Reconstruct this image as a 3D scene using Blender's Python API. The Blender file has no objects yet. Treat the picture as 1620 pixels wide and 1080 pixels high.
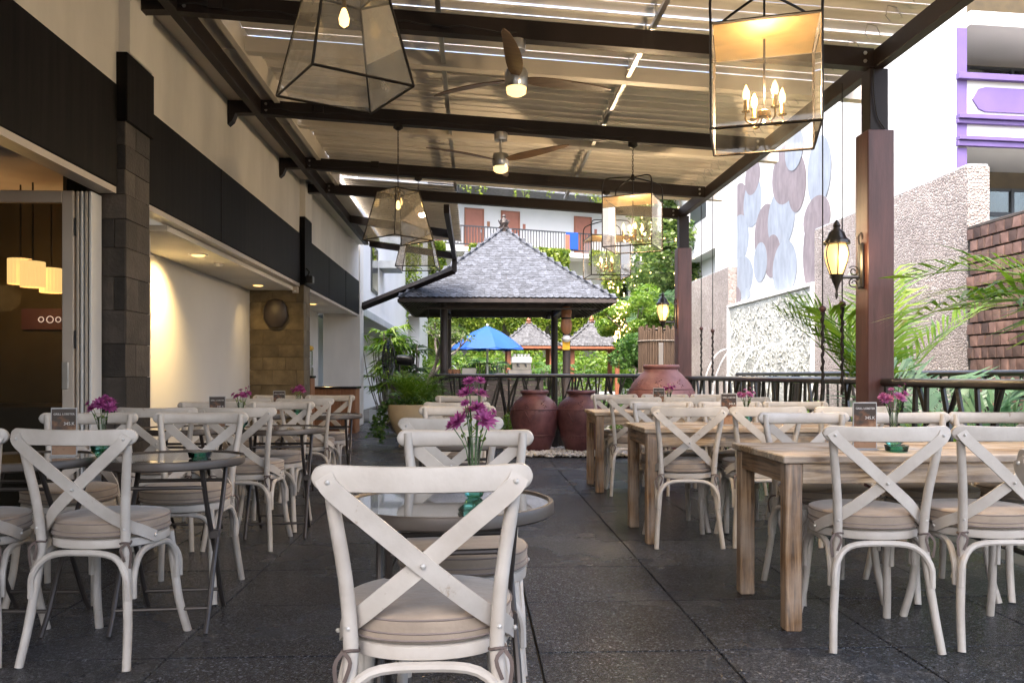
import bpy, math, random
import numpy as np
from mathutils import Vector, Matrix

R = math.radians
SC = bpy.context.scene
COL = SC.collection

# ------------------------------------------------------------------ camera
cam_d = bpy.data.cameras.new('camera')
cam_d.sensor_width = 36.0
cam_d.lens = 1300.0 / 1620.0 * 36.0
cam_d.shift_y = 53.0 / 1620.0
cam_d.clip_start = 0.05
cam_d.clip_end = 1500.0
cam = bpy.data.objects.new('camera', cam_d)
cam.location = (0, 0, 1.074)
cam.rotation_euler = (R(90), 0, R(-2.643))
COL.objects.link(cam)
SC.camera = cam

# ------------------------------------------------------------------ sky, sun, exposure
SUN_EL, SUN_AZ = 60.0, 202.0        # azimuth clockwise from +Y
W = bpy.data.worlds.new('World')
SC.world = W
W.use_nodes = True
wn = W.node_tree.nodes
sky = wn.new('ShaderNodeTexSky')
sky.sky_type = 'NISHITA'
sky.sun_disc = False
sky.sun_elevation = R(SUN_EL)
sky.sun_rotation = R(SUN_AZ)
sky.air_density = 1.0
sky.dust_density = 7.0
sky.ozone_density = 1.0
bg = wn['Background']
bg.inputs['Strength'].default_value = 0.15
W.node_tree.links.new(sky.outputs[0], bg.inputs['Color'])

sun_d = bpy.data.lights.new('sun', 'SUN')
sun_d.energy = 0.55
sun_d.angle = R(25)
sun_d.color = (1.0, 0.95, 0.88)
sun = bpy.data.objects.new('sun', sun_d)
sdir = Vector((math.sin(R(SUN_AZ)) * math.cos(R(SUN_EL)), math.cos(R(SUN_AZ)) * math.cos(R(SUN_EL)), math.sin(R(SUN_EL))))
sun.rotation_euler = sdir.to_track_quat('Z', 'Y').to_euler()
sun.location = (0, 0, 30)
COL.objects.link(sun)

SC.view_settings.view_transform = 'Standard'
SC.view_settings.look = 'None'
SC.view_settings.gamma = 1.0
SC.view_settings.use_curve_mapping = False
SC.view_settings.exposure = 2.7

SC.render.engine = 'CYCLES'
cy = SC.cycles
cy.use_denoising = True
cy.denoiser = 'OPENIMAGEDENOISE'
cy.max_bounces = 8
cy.diffuse_bounces = 4
cy.glossy_bounces = 4
cy.transmission_bounces = 6
cy.transparent_max_bounces = 16
cy.caustics_reflective = False
cy.caustics_refractive = False
cy.sample_clamp_indirect = 6.0

# ------------------------------------------------------------------ materials
def rgb(c): return (c[0], c[1], c[2], 1.0)

def newmat(name):
    m = bpy.data.materials.new(name); m.use_nodes = True
    nt = m.node_tree
    return m, nt, nt.nodes, nt.links, nt.nodes['Principled BSDF']

def pmat(name, base, rough=0.5, var=0.12, scale=4.0, metal=0.0, bump=0.0, bscale=60.0, spec=0.5, stretch=(1, 1, 1),
         base2=None, rnd=0.0, isl=False, coat=0.0, sheen=0.0, detail=4.0, bdist=0.004, alpha=None):
    """colour from noise between base and base2, per-object brightness shift rnd, fine bump"""
    m, nt, N, L, P = newmat(name)
    tc = N.new('ShaderNodeTexCoord'); mp = N.new('ShaderNodeMapping')
    mp.inputs['Scale'].default_value = stretch
    L.new(tc.outputs['Object'], mp.inputs['Vector'])
    nz = N.new('ShaderNodeTexNoise'); nz.inputs['Scale'].default_value = scale; nz.inputs['Detail'].default_value = detail
    nz.inputs['Roughness'].default_value = 0.6
    oi = N.new('ShaderNodeObjectInfo')
    ad = N.new('ShaderNodeVectorMath'); ad.operation = 'ADD'
    sc = N.new('ShaderNodeVectorMath'); sc.operation = 'SCALE'; sc.inputs['Scale'].default_value = 13.0
    cb = N.new('ShaderNodeCombineXYZ')
    L.new(oi.outputs['Random'], cb.inputs[0]); L.new(oi.outputs['Random'], cb.inputs[1])
    L.new(cb.outputs[0], sc.inputs[0]); L.new(mp.outputs[0], ad.inputs[0]); L.new(sc.outputs[0], ad.inputs[1])
    L.new(ad.outputs[0], nz.inputs['Vector'])
    if base2 is None:
        a = [max(0, c * (1 - var)) for c in base]; b = [min(1, c * (1 + var)) for c in base]
    else: a, b = base, base2
    rp = N.new('ShaderNodeValToRGB')
    rp.color_ramp.elements[0].position = 0.32; rp.color_ramp.elements[0].color = rgb(a)
    rp.color_ramp.elements[1].position = 0.68; rp.color_ramp.elements[1].color = rgb(b)
    L.new(nz.outputs[0], rp.inputs[0])
    out = rp.outputs[0]
    if rnd > 0:
        mr = N.new('ShaderNodeMapRange'); mr.inputs[3].default_value = 1 - rnd; mr.inputs[4].default_value = 1 + rnd
        if isl:
            gi = N.new('ShaderNodeNewGeometry'); L.new(gi.outputs['Random Per Island'], mr.inputs[0])
        else: L.new(oi.outputs['Random'], mr.inputs[0])
        hs = N.new('ShaderNodeHueSaturation'); L.new(mr.outputs[0], hs.inputs['Value']); L.new(out, hs.inputs['Color'])
        out = hs.outputs[0]
    L.new(out, P.inputs['Base Color'])
    P.inputs['Roughness'].default_value = rough
    P.inputs['Metallic'].default_value = metal
    P.inputs['Specular IOR Level'].default_value = spec
    if coat: P.inputs['Coat Weight'].default_value = coat; P.inputs['Coat Roughness'].default_value = 0.15
    if sheen: P.inputs['Sheen Weight'].default_value = sheen
    if bump > 0:
        n2 = N.new('ShaderNodeTexNoise'); n2.inputs['Scale'].default_value = bscale; n2.inputs['Detail'].default_value = 3
        L.new(ad.outputs[0], n2.inputs['Vector'])
        bp = N.new('ShaderNodeBump'); bp.inputs['Strength'].default_value = bump; bp.inputs['Distance'].default_value = bdist
        L.new(n2.outputs[0], bp.inputs['Height']); L.new(bp.outputs[0], P.inputs['Normal'])
    return m

def emat(name, col, strength):
    m, nt, N, L, P = newmat(name)
    P.inputs['Base Color'].default_value = rgb(col)
    P.inputs['Emission Color'].default_value = rgb(col)
    P.inputs['Emission Strength'].default_value = strength
    return m

def leafmat(name, c1, c2, rough=0.45, trans=0.35):
    m, nt, N, L, P = newmat(name)
    g = N.new('ShaderNodeNewGeometry')
    rp = N.new('ShaderNodeValToRGB')
    rp.color_ramp.elements[0].color = rgb(c1); rp.color_ramp.elements[1].color = rgb(c2)
    L.new(g.outputs['Random Per Island'], rp.inputs[0])
    L.new(rp.outputs[0], P.inputs['Base Color'])
    P.inputs['Roughness'].default_value = rough
    tr = N.new('ShaderNodeBsdfTranslucent')
    hs = N.new('ShaderNodeHueSaturation'); hs.inputs['Saturation'].default_value = 1.1; hs.inputs['Value'].default_value = 1.5
    L.new(rp.outputs[0], hs.inputs['Color']); L.new(hs.outputs[0], tr.inputs[0])
    mx = N.new('ShaderNodeMixShader'); mx.inputs[0].default_value = trans
    L.new(P.outputs[0], mx.inputs[1]); L.new(tr.outputs[0], mx.inputs[2])
    L.new(mx.outputs[0], N['Material Output'].inputs[0])
    return m

def panemat(name, tint=(1, 1, 1), refl=1.0, haze=0.0, hazecol=(0.8, 0.8, 0.75), rough=0.02):
    """a thin pane: see-through, mirror-like by fresnel, optional film of dust"""
    m, nt, N, L, P = newmat(name)
    N.remove(P)
    t = N.new('ShaderNodeBsdfTransparent'); t.inputs[0].default_value = rgb(tint)
    g = N.new('ShaderNodeBsdfGlossy'); g.inputs['Roughness'].default_value = rough
    lw = N.new('ShaderNodeFresnel'); lw.inputs[0].default_value = 1.52
    mu = N.new('ShaderNodeMath'); mu.operation = 'MULTIPLY'; mu.inputs[1].default_value = refl; mu.use_clamp = True
    L.new(lw.outputs[0], mu.inputs[0])
    mx = N.new('ShaderNodeMixShader'); L.new(mu.outputs[0], mx.inputs[0]); L.new(t.outputs[0], mx.inputs[1]); L.new(g.outputs[0], mx.inputs[2])
    out = mx.outputs[0]
    if haze > 0:
        d = N.new('ShaderNodeBsdfDiffuse'); d.inputs[0].default_value = rgb(hazecol)
        tl = N.new('ShaderNodeBsdfTranslucent'); tl.inputs[0].default_value = rgb(hazecol)
        m2 = N.new('ShaderNodeMixShader'); L.new(d.outputs[0], m2.inputs[1]); L.new(tl.outputs[0], m2.inputs[2])
        tc = N.new('ShaderNodeTexCoord')
        nz = N.new('ShaderNodeTexNoise'); nz.inputs['Scale'].default_value = 9.0; nz.inputs['Detail'].default_value = 6
        L.new(tc.outputs['Object'], nz.inputs['Vector'])
        mr = N.new('ShaderNodeMapRange'); mr.inputs[1].default_value = 0.35; mr.inputs[2].default_value = 0.75
        mr.inputs[3].default_value = haze * 0.4; mr.inputs[4].default_value = haze * 1.5
        L.new(nz.outputs[0], mr.inputs[0])
        m3 = N.new('ShaderNodeMixShader'); L.new(mr.outputs[0], m3.inputs[0]); L.new(out, m3.inputs[1]); L.new(m2.outputs[0], m3.inputs[2])
        out = m3.outputs[0]
    L.new(out, N['Material Output'].inputs[0])
    return m

def woodmat(name, axis, dark, mid, light, rough=0.65, white=0.5, rnd=0.1):
    """weathered timber: grain stretched along axis (0 x, 1 y, 2 z), pale wash rubbed into it"""
    m, nt, N, L, P = newmat(name)
    tc = N.new('ShaderNodeTexCoord'); mp = N.new('ShaderNodeMapping')
    s = [46.0, 46.0, 46.0]; s[axis] = 2.6
    mp.inputs['Scale'].default_value = s
    oi = N.new('ShaderNodeObjectInfo'); sc = N.new('ShaderNodeVectorMath'); sc.operation = 'SCALE'; sc.inputs['Scale'].default_value = 40.0
    cb = N.new('ShaderNodeCombineXYZ')
    for i in range(3): L.new(oi.outputs['Random'], cb.inputs[i])
    L.new(cb.outputs[0], sc.inputs[0])
    ad = N.new('ShaderNodeVectorMath'); L.new(tc.outputs['Object'], mp.inputs[0]); L.new(mp.outputs[0], ad.inputs[0]); L.new(sc.outputs[0], ad.inputs[1])
    n1 = N.new('ShaderNodeTexNoise'); n1.inputs['Scale'].default_value = 1.0; n1.inputs['Detail'].default_value = 8; n1.inputs['Roughness'].default_value = 0.65
    n1.inputs['Distortion'].default_value = 0.6
    L.new(ad.outputs[0], n1.inputs['Vector'])
    rp = N.new('ShaderNodeValToRGB'); e = rp.color_ramp.elements
    e[0].position = 0.38; e[0].color = rgb(dark); e[1].position = 0.62; e[1].color = rgb(light)
    k = e.new(0.5); k.color = rgb(mid)
    L.new(n1.outputs[0], rp.inputs[0])
    n2 = N.new('ShaderNodeTexNoise'); n2.inputs['Scale'].default_value = 5.0; n2.inputs['Detail'].default_value = 5
    L.new(tc.outputs['Object'], n2.inputs['Vector'])
    mr = N.new('ShaderNodeMapRange'); mr.inputs[1].default_value = 0.35; mr.inputs[2].default_value = 0.7; mr.inputs[3].default_value = 0.0; mr.inputs[4].default_value = white
    L.new(n2.outputs[0], mr.inputs[0])
    mx = N.new('ShaderNodeMixRGB'); mx.inputs[2].default_value = rgb((0.62, 0.57, 0.52))
    L.new(mr.outputs[0], mx.inputs[0]); L.new(rp.outputs[0], mx.inputs[1])
    mv = N.new('ShaderNodeMapRange'); mv.inputs[3].default_value = 1 - rnd; mv.inputs[4].default_value = 1 + rnd
    L.new(oi.outputs['Random'], mv.inputs[0])
    hs = N.new('ShaderNodeHueSaturation'); L.new(mv.outputs[0], hs.inputs['Value']); L.new(mx.outputs[0], hs.inputs['Color'])
    L.new(hs.outputs[0], P.inputs['Base Color'])
    P.inputs['Roughness'].default_value = rough
    bp = N.new('ShaderNodeBump'); bp.inputs['Strength'].default_value = 0.6; bp.inputs['Distance'].default_value = 0.004
    L.new(n1.outputs[0], bp.inputs['Height']); L.new(bp.outputs[0], P.inputs['Normal'])
    return m

def voromat(name, cols, scale, rough=0.7, bump=0.8, bdist=0.02, mortar=0.06, mortar_col=(0.2, 0.18, 0.16), coord='Object', spec=0.4, feat='F1', rand_v=0.25):
    """set pebbles: voronoi cells, each its own shade, rounded by bump"""
    m, nt, N, L, P = newmat(name)
    tc = N.new('ShaderNodeTexCoord')
    v = N.new('ShaderNodeTexVoronoi'); v.inputs['Scale'].default_value = scale
    L.new(tc.outputs[coord], v.inputs['Vector'])
    v2 = N.new('ShaderNodeTexVoronoi'); v2.feature = 'DISTANCE_TO_EDGE'; v2.inputs['Scale'].default_value = scale
    L.new(tc.outputs[coord], v2.inputs['Vector'])
    sp = N.new('ShaderNodeSeparateColor'); L.new(v.outputs['Color'], sp.inputs[0])
    rp = N.new('ShaderNodeValToRGB'); e = rp.color_ramp.elements
    e[0].color = rgb(cols[0]); e[1].color = rgb(cols[-1])
    for i, c in enumerate(cols[1:-1]):
        k = e.new((i + 1) / (len(cols) - 1)); k.color = rgb(c)
    L.new(sp.outputs[0], rp.inputs[0])
    nz = N.new('ShaderNodeTexNoise'); nz.inputs['Scale'].default_value = 1.3; nz.inputs['Detail'].default_value = 5
    L.new(tc.outputs[coord], nz.inputs['Vector'])
    mr = N.new('ShaderNodeMapRange'); mr.inputs[1].default_value = 0.3; mr.inputs[2].default_value = 0.7; mr.inputs[3].default_value = 1 - rand_v; mr.inputs[4].default_value = 1 + rand_v
    L.new(nz.outputs[0], mr.inputs[0])
    hs = N.new('ShaderNodeHueSaturation'); L.new(mr.outputs[0], hs.inputs['Value']); L.new(rp.outputs[0], hs.inputs['Color'])
    ms = N.new('ShaderNodeMapRange'); ms.inputs[1].default_value = 0.0; ms.inputs[2].default_value = mortar
    L.new(v2.outputs['Distance'], ms.inputs[0])
    mx = N.new('ShaderNodeMixRGB'); mx.inputs[1].default_value = rgb(mortar_col)
    L.new(ms.outputs[0], mx.inputs[0]); L.new(hs.outputs[0], mx.inputs[2])
    L.new(mx.outputs[0], P.inputs['Base Color'])
    P.inputs['Roughness'].default_value = rough
    P.inputs['Specular IOR Level'].default_value = spec
    mh = N.new('ShaderNodeMapRange'); mh.inputs[2].default_value = 0.25; mh.interpolation_type = 'SMOOTHSTEP'
    L.new(v2.outputs['Distance'], mh.inputs[0])
    bp = N.new('ShaderNodeBump'); bp.inputs['Strength'].default_value = bump; bp.inputs['Distance'].default_value = bdist
    L.new(mh.outputs[0], bp.inputs['Height']); L.new(bp.outputs[0], P.inputs['Normal'])
    return m

M = {}
M['chair'] = pmat('white_chair_paint', (0.43, 0.395, 0.36), 0.42, base2=(0.57, 0.535, 0.50), scale=7, bump=0.12, bscale=90, rnd=0.05)
def chairmat():
    m = pmat('white_chair_paint', (0.47, 0.425, 0.375), 0.42, base2=(0.60, 0.56, 0.51), scale=7, bump=0.12, bscale=90, rnd=0.10)
    nt = m.node_tree; N, L = nt.nodes, nt.links; P = N['Principled BSDF']; src = P.inputs['Base Color'].links[0].from_socket
    tc = N.new('ShaderNodeTexCoord'); oi = N.new('ShaderNodeObjectInfo')
    nz = N.new('ShaderNodeTexNoise'); nz.noise_dimensions = '4D'; nz.inputs['Scale'].default_value = 19; nz.inputs['Detail'].default_value = 9; nz.inputs['Roughness'].default_value = 0.72
    mm = N.new('ShaderNodeMath'); mm.operation = 'MULTIPLY'; mm.inputs[1].default_value = 50; L.new(oi.outputs['Random'], mm.inputs[0]); L.new(mm.outputs[0], nz.inputs['W'])
    L.new(tc.outputs['Object'], nz.inputs['Vector'])
    mr = N.new('ShaderNodeMapRange'); mr.inputs[1].default_value = 0.63; mr.inputs[2].default_value = 0.70; mr.inputs[4].default_value = 0.75; L.new(nz.outputs[0], mr.inputs[0])
    mx = N.new('ShaderNodeMixRGB'); mx.inputs[2].default_value = rgb((0.24, 0.15, 0.075)); L.new(mr.outputs[0], mx.inputs[0]); L.new(src, mx.inputs[1]); L.new(mx.outputs[0], P.inputs['Base Color'])
    return m
M['chair'] = chairmat()
M['carvedpale'] = pmat('pale_limestone', (0.40, 0.41, 0.375), 0.85, base2=(0.54, 0.55, 0.51), scale=6)
M['cushion'] = pmat('taupe_cushion_cloth', (0.33, 0.265, 0.205), 0.85, var=0.14, scale=9, bump=0.5, bscale=28, bdist=0.006, sheen=0.3, rnd=0.16)
M['piping'] = pmat('cushion_piping_cloth', (0.24, 0.195, 0.175), 0.85, var=0.1, bump=0.2, bscale=300)
M['tie'] = pmat('dark_tie_ribbon', (0.12, 0.09, 0.08), 0.8)
M['bolt'] = pmat('painted_bolt', (0.55, 0.53, 0.5), 0.35, metal=0.3)
M['rim'] = pmat('grey_brown_metal', (0.10, 0.085, 0.075), 0.42, var=0.2, metal=0.35, bump=0.06, bscale=120)
M['tube'] = pmat('dark_tube_metal', (0.075, 0.065, 0.06), 0.4, metal=0.5)
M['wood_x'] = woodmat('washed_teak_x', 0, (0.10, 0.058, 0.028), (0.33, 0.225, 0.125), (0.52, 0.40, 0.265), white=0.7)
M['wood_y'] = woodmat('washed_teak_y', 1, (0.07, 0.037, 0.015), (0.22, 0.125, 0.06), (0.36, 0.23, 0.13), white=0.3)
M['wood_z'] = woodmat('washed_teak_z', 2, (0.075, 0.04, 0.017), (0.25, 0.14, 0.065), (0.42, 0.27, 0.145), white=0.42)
M['darkbeam'] = pmat('dark_steel_paint', (0.014, 0.009, 0.008), 0.5, var=0.25, scale=3, bump=0.08, bscale=40, spec=0.3)
M['cream'] = pmat('cream_roof_paint', (0.63, 0.58, 0.51), 0.55, var=0.06, scale=2)
M['blade'] = pmat('aluminium_louvre_paint', (0.70, 0.66, 0.605), 0.62, var=0.08, scale=3, metal=0.0, rnd=0.06)
M['alu'] = pmat('bare_aluminium', (0.55, 0.54, 0.52), 0.3, var=0.1, metal=0.9)
M['plaster'] = pmat('white_wall_plaster', (0.66, 0.63, 0.58), 0.8, var=0.11, scale=1.6, stretch=(1, 1, .35), detail=8, bump=0.12, bscale=55)
M['plaster_out'] = pmat('white_outdoor_render', (0.60, 0.60, 0.60), 0.85, var=0.04, scale=0.8, bump=0.1, bscale=40)
M['blackband'] = pmat('black_stained_board', (0.0022, 0.0018, 0.0016), 0.6, base2=(0.010, 0.008, 0.007), scale=16, detail=8, stretch=(1, 1, 0.06), bump=0.15, bscale=30, spec=0.12)
M['stone'] = pmat('grey_brown_stone', (0.030, 0.025, 0.021), 0.7, base2=(0.065, 0.053, 0.045), scale=5, bump=0.5, bscale=45, bdist=0.01, rnd=0.6)
M['goldstone'] = pmat('ochre_stone', (0.07, 0.052, 0.028), 0.7, base2=(0.15, 0.115, 0.065), scale=5, bump=0.5, bscale=45, bdist=0.01, rnd=0.35)
M['grout'] = pmat('dark_joint', (0.03, 0.026, 0.022), 0.9)
M['redwood'] = pmat('maroon_stained_timber', (0.058, 0.024, 0.024), 0.42, base2=(0.105, 0.045, 0.043), scale=7, stretch=(3, 3, 0.3), bump=0.25, bscale=60)
M['iron'] = pmat('black_iron', (0.018, 0.017, 0.017), 0.33, var=0.3, metal=0.2, coat=0.3, bump=0.1, bscale=60)
M['bronze'] = pmat('dark_bronze', (0.020, 0.015, 0.011), 0.45, metal=0.3, var=0.3)
M['brass'] = pmat('aged_brass', (0.20, 0.13, 0.05), 0.38, metal=1.0, var=0.3, scale=6)
M['pane'] = panemat('lantern_glass', (0.98, 0.97, 0.95), 1.0, haze=0.012)
M['pane_amber'] = panemat('smoky_lantern_glass', (0.95, 0.92, 0.86), 1.0, haze=0.2, hazecol=(0.88, 0.84, 0.74))
M['doorglass'] = panemat('door_glass', (0.80, 0.80, 0.74), 1.25)
M['winglass'] = panemat('window_glass', (0.6, 0.65, 0.66), 1.6)
M['bulb'] = emat('lit_bulb', (1.0, 0.62, 0.22), 0.8)
M['fanlight'] = emat('lit_fan_lamp', (1.0, 0.64, 0.24), 0.38)
M['coachglow'] = emat('lit_coach_glass', (1.0, 0.62, 0.22), 0.24)
M['downglow'] = emat('lit_downlight', (1.0, 0.55, 0.16), 0.55)
M['shadeglow'] = emat('lit_fabric_shade', (1.0, 0.64, 0.26), 0.26)
M['fairy'] = emat('fairy_light', (1.0, 0.62, 0.2), 2)
M['neon'] = emat('reflected_ring_glow', (1.0, 0.85, 0.9), 0.09)  # glow of the sign rings as reflected in the door glass
M['terracotta'] = pmat('maroon_glazed_clay', (0.07, 0.022, 0.028), 0.5, base2=(0.17, 0.07, 0.074), scale=6, bump=0.3, bscale=35, bdist=0.008, detail=7)
M['mauveclay'] = pmat('mauve_glazed_clay', (0.17, 0.07, 0.075), 0.5, base2=(0.27, 0.13, 0.13), scale=6, bump=0.3, bscale=35, bdist=0.008, detail=7)
M['creampot'] = pmat('cream_hammered_clay', (0.58, 0.47, 0.32), 0.55, var=0.1, scale=5)
M['soil'] = pmat('dark_soil', (0.035, 0.026, 0.02), 0.95, var=0.4, scale=30)
M['pebble'] = pmat('white_pebble', (0.60, 0.58, 0.55), 0.6, var=0.15)
M['shingle'] = pmat('grey_timber_shingle', (0.036, 0.040, 0.050), 0.8, base2=(0.078, 0.087, 0.108), scale=14, bump=0.3, bscale=50, rnd=0.32)
M['shingle_isl'] = pmat('grey_timber_shingle_run', (0.036, 0.040, 0.050), 0.8, base2=(0.078, 0.087, 0.108), scale=14, bump=0.3, bscale=50, rnd=0.32, isl=True)
M['shingle_far'] = pmat('grey_timber_shingle_far', (0.048, 0.05, 0.058), 0.8, base2=(0.10, 0.103, 0.112), scale=9, bump=0.3, bscale=30, rnd=.35, isl=True)
M['darkwood'] = pmat('dark_stained_timber', (0.035, 0.026, 0.023), 0.5, var=0.3, scale=6, stretch=(1, 1, 0.3))
M['orangewood'] = pmat('orange_brown_timber', (0.25, 0.085, 0.04), 0.55, var=0.25, scale=5, stretch=(2, 2, 0.3))
M['cabinet'] = pmat('brown_cabinet_timber', (0.27, 0.115, 0.05), 0.5, var=0.25, scale=5, stretch=(3, 3, 0.4))
M['blackstone'] = pmat('polished_black_stone', (0.02, 0.02, 0.022), 0.15)
M['blue'] = pmat('blue_canvas', (0.004, 0.062, 0.34), 0.7, var=0.08, scale=3, bump=0.1, bscale=200)
M['whitemetal'] = pmat('white_metal', (0.72, 0.72, 0.72), 0.35, var=0.04)
M['doorframe'] = pmat('cream_door_paint', (0.52, 0.46, 0.40), 0.4, var=0.06)
M['steel'] = pmat('brushed_steel', (0.5, 0.5, 0.5), 0.28, metal=1.0, var=0.15)
M['fanwood'] = pmat('walnut_blade', (0.07, 0.038, 0.018), 0.45, base2=(0.13, 0.075, 0.035), scale=6, stretch=(1, 6, 6))
M['purple'] = pmat('purple_paint', (0.12, 0.08, 0.235), 0.6, var=0.1, scale=2)
M['darkframe'] = pmat('dark_window_frame', (0.03, 0.035, 0.042), 0.4)
M['curtain'] = pmat('tan_curtain', (0.30, 0.20, 0.09), 0.9, base2=(0.48, 0.36, 0.20), scale=1.0, stretch=(9, 9, 0.05))
M['hoteldoor'] = pmat('terracotta_door_paint', (0.30, 0.115, 0.075), 0.6, var=0.08)
M['slate'] = pmat('slate_roof', (0.16, 0.17, 0.19), 0.7, var=0.3, scale=6)
M['discblue'] = pmat('blue_grey_mural_paint', (0.235, 0.27, 0.32), 0.8, var=0.16, scale=4, detail=7, stretch=(1, 1.5, .6))
M['discbrown'] = pmat('mauve_brown_mural_paint', (0.185, 0.16, 0.175), 0.8, var=0.22, scale=4, detail=7, stretch=(1, 1.5, .6))
M['discwhite'] = pmat('white_mural_paint', (0.60, 0.62, 0.64), 0.8, var=0.05, scale=3)
M['brick_tile'] = pmat('brown_clay_tile', (0.075, 0.042, 0.034), 0.7, base2=(0.15, 0.09, 0.072), scale=5, bump=0.4, bscale=60, rnd=0.55)
M['brick_tile_isl'] = pmat('brown_clay_tile_run', (0.075, 0.042, 0.034), 0.7, base2=(0.15, 0.09, 0.072), scale=5, rnd=0.5, isl=True)
M['pebblewall'] = voromat('pink_pebble_wall', [(0.20, 0.172, 0.16), (0.35, 0.315, 0.295), (0.27, 0.238, 0.222), (0.43, 0.395, 0.375)], 23, bump=0.8, bdist=0.02, mortar=0.05, mortar_col=(0.26, 0.20, 0.19), rand_v=0.18)
M['carved'] = voromat('carved_limestone', [(0.36, 0.37, 0.34), (0.48, 0.49, 0.45), (0.42, 0.43, 0.40)], 9, bump=0.5, bdist=0.02, mortar=0.05, mortar_col=(0.20, 0.205, 0.19), rand_v=0.3)
M['water'] = panemat('white_water', (0.9, 0.92, 0.93), 1.0, haze=0.55, hazecol=(0.9, 0.93, 0.95))
M['bamboo'] = pmat('brown_bamboo_screen', (0.05, 0.03, 0.02), 0.7, base2=(0.13, 0.085, 0.055), scale=4, stretch=(8, 8, 0.6), bump=0.3, bscale=30)
M['bark'] = pmat('grey_bark', (0.14, 0.12, 0.10), 0.9, base2=(0.26, 0.23, 0.20), scale=6, bump=0.5, bscale=30, bdist=0.01)
M['greyplanter'] = pmat('grey_planter_render', (0.34, 0.36, 0.37), 0.8, var=0.15, scale=5)
M['leaf_palm'] = leafmat('palm_leaf', (0.06, 0.15, 0.015), (0.21, 0.31, 0.045))
M['leaf_blue'] = leafmat('grey_green_palm_leaf', (0.05, 0.12, 0.06), (0.15, 0.24, 0.13))
M['leaf_dark'] = leafmat('dark_broad_leaf', (0.025, 0.075, 0.018), (0.10, 0.19, 0.04))
M['leaf_tree'] = leafmat('tree_leaf', (0.035, 0.085, 0.02), (0.19, 0.26, 0.07), trans=0.4)
M['leaf_bright'] = leafmat('bright_leaf', (0.07, 0.16, 0.02), (0.22, 0.32, 0.06), trans=0.4)
M['leaf_vine'] = leafmat('yellow_green_vine_leaf', (0.09, 0.17, 0.02), (0.28, 0.34, 0.06), trans=0.4)
M['petal'] = leafmat('magenta_petal', (0.20, 0.02, 0.13), (0.45, 0.11, 0.32), rough=0.6, trans=0.3)
M['stem'] = pmat('green_stem', (0.05, 0.12, 0.03), 0.6)
M['petal_pale'] = leafmat('pale_pink_petal', (0.30, 0.06, 0.20), (0.55, 0.22, 0.42), rough=0.6, trans=0.3)
M['ropeblack'] = pmat('black_rope', (0.02, 0.018, 0.018), 0.9, bump=0.8, bscale=150, bdist=0.004)
M['cardframe'] = pmat('clear_card_holder', (0.45, 0.45, 0.45), 0.2)
M['cardtext'] = pmat('white_print', (0.7, 0.68, 0.66), 0.6)
M['cardblue'] = pmat('blue_print', (0.10, 0.30, 0.50), 0.6)
M['yellowplastic'] = pmat('yellow_plastic', (0.62, 0.36, 0.02), 0.4)
M['yellowflag'] = pmat('yellow_paper', (0.75, 0.42, 0.02), 0.6)
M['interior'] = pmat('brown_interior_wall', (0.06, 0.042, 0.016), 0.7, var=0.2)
M['sofa'] = pmat('dark_leather', (0.025, 0.02, 0.018), 0.4)
M['pinkpanel'] = pmat('dusky_pink_panel', (0.09, 0.03, 0.04), 0.6)
M['earth'] = pmat('garden_ground', (0.10, 0.095, 0.08), 0.95, var=0.4, scale=2, bump=0.3, bscale=20)

def cardprint():
    m, nt, N, L, P = newmat('printed_menu_photo')
    tc = N.new('ShaderNodeTexCoord')
    nz = N.new('ShaderNodeTexNoise'); nz.inputs['Scale'].default_value = 22; nz.inputs['Detail'].default_value = 4
    L.new(tc.outputs['Object'], nz.inputs['Vector'])
    sx = N.new('ShaderNodeSeparateXYZ'); L.new(tc.outputs['Object'], sx.inputs[0])
    ad = N.new('ShaderNodeMath'); ad.operation = 'MULTIPLY_ADD'; ad.inputs[1].default_value = -2.4; ad.inputs[2].default_value = 0.26
    L.new(sx.outputs['Z'], ad.inputs[0])
    a2 = N.new('ShaderNodeMath'); a2.operation = 'ADD'; L.new(nz.outputs[0], a2.inputs[0]); L.new(ad.outputs[0], a2.inputs[1])
    rp = N.new('ShaderNodeValToRGB'); e = rp.color_ramp.elements
    e[0].position = 0.38; e[0].color = rgb((0.045, 0.032, 0.028)); e[1].position = 0.66; e[1].color = rgb((0.34, 0.20, 0.12))
    k = e.new(0.5); k.color = rgb((0.16, 0.075, 0.04))
    L.new(a2.outputs[0], rp.inputs[0]); L.new(rp.outputs[0], P.inputs['Base Color'])
    P.inputs['Roughness'].default_value = 0.3
    return m
M['cardprint'] = cardprint()

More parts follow.
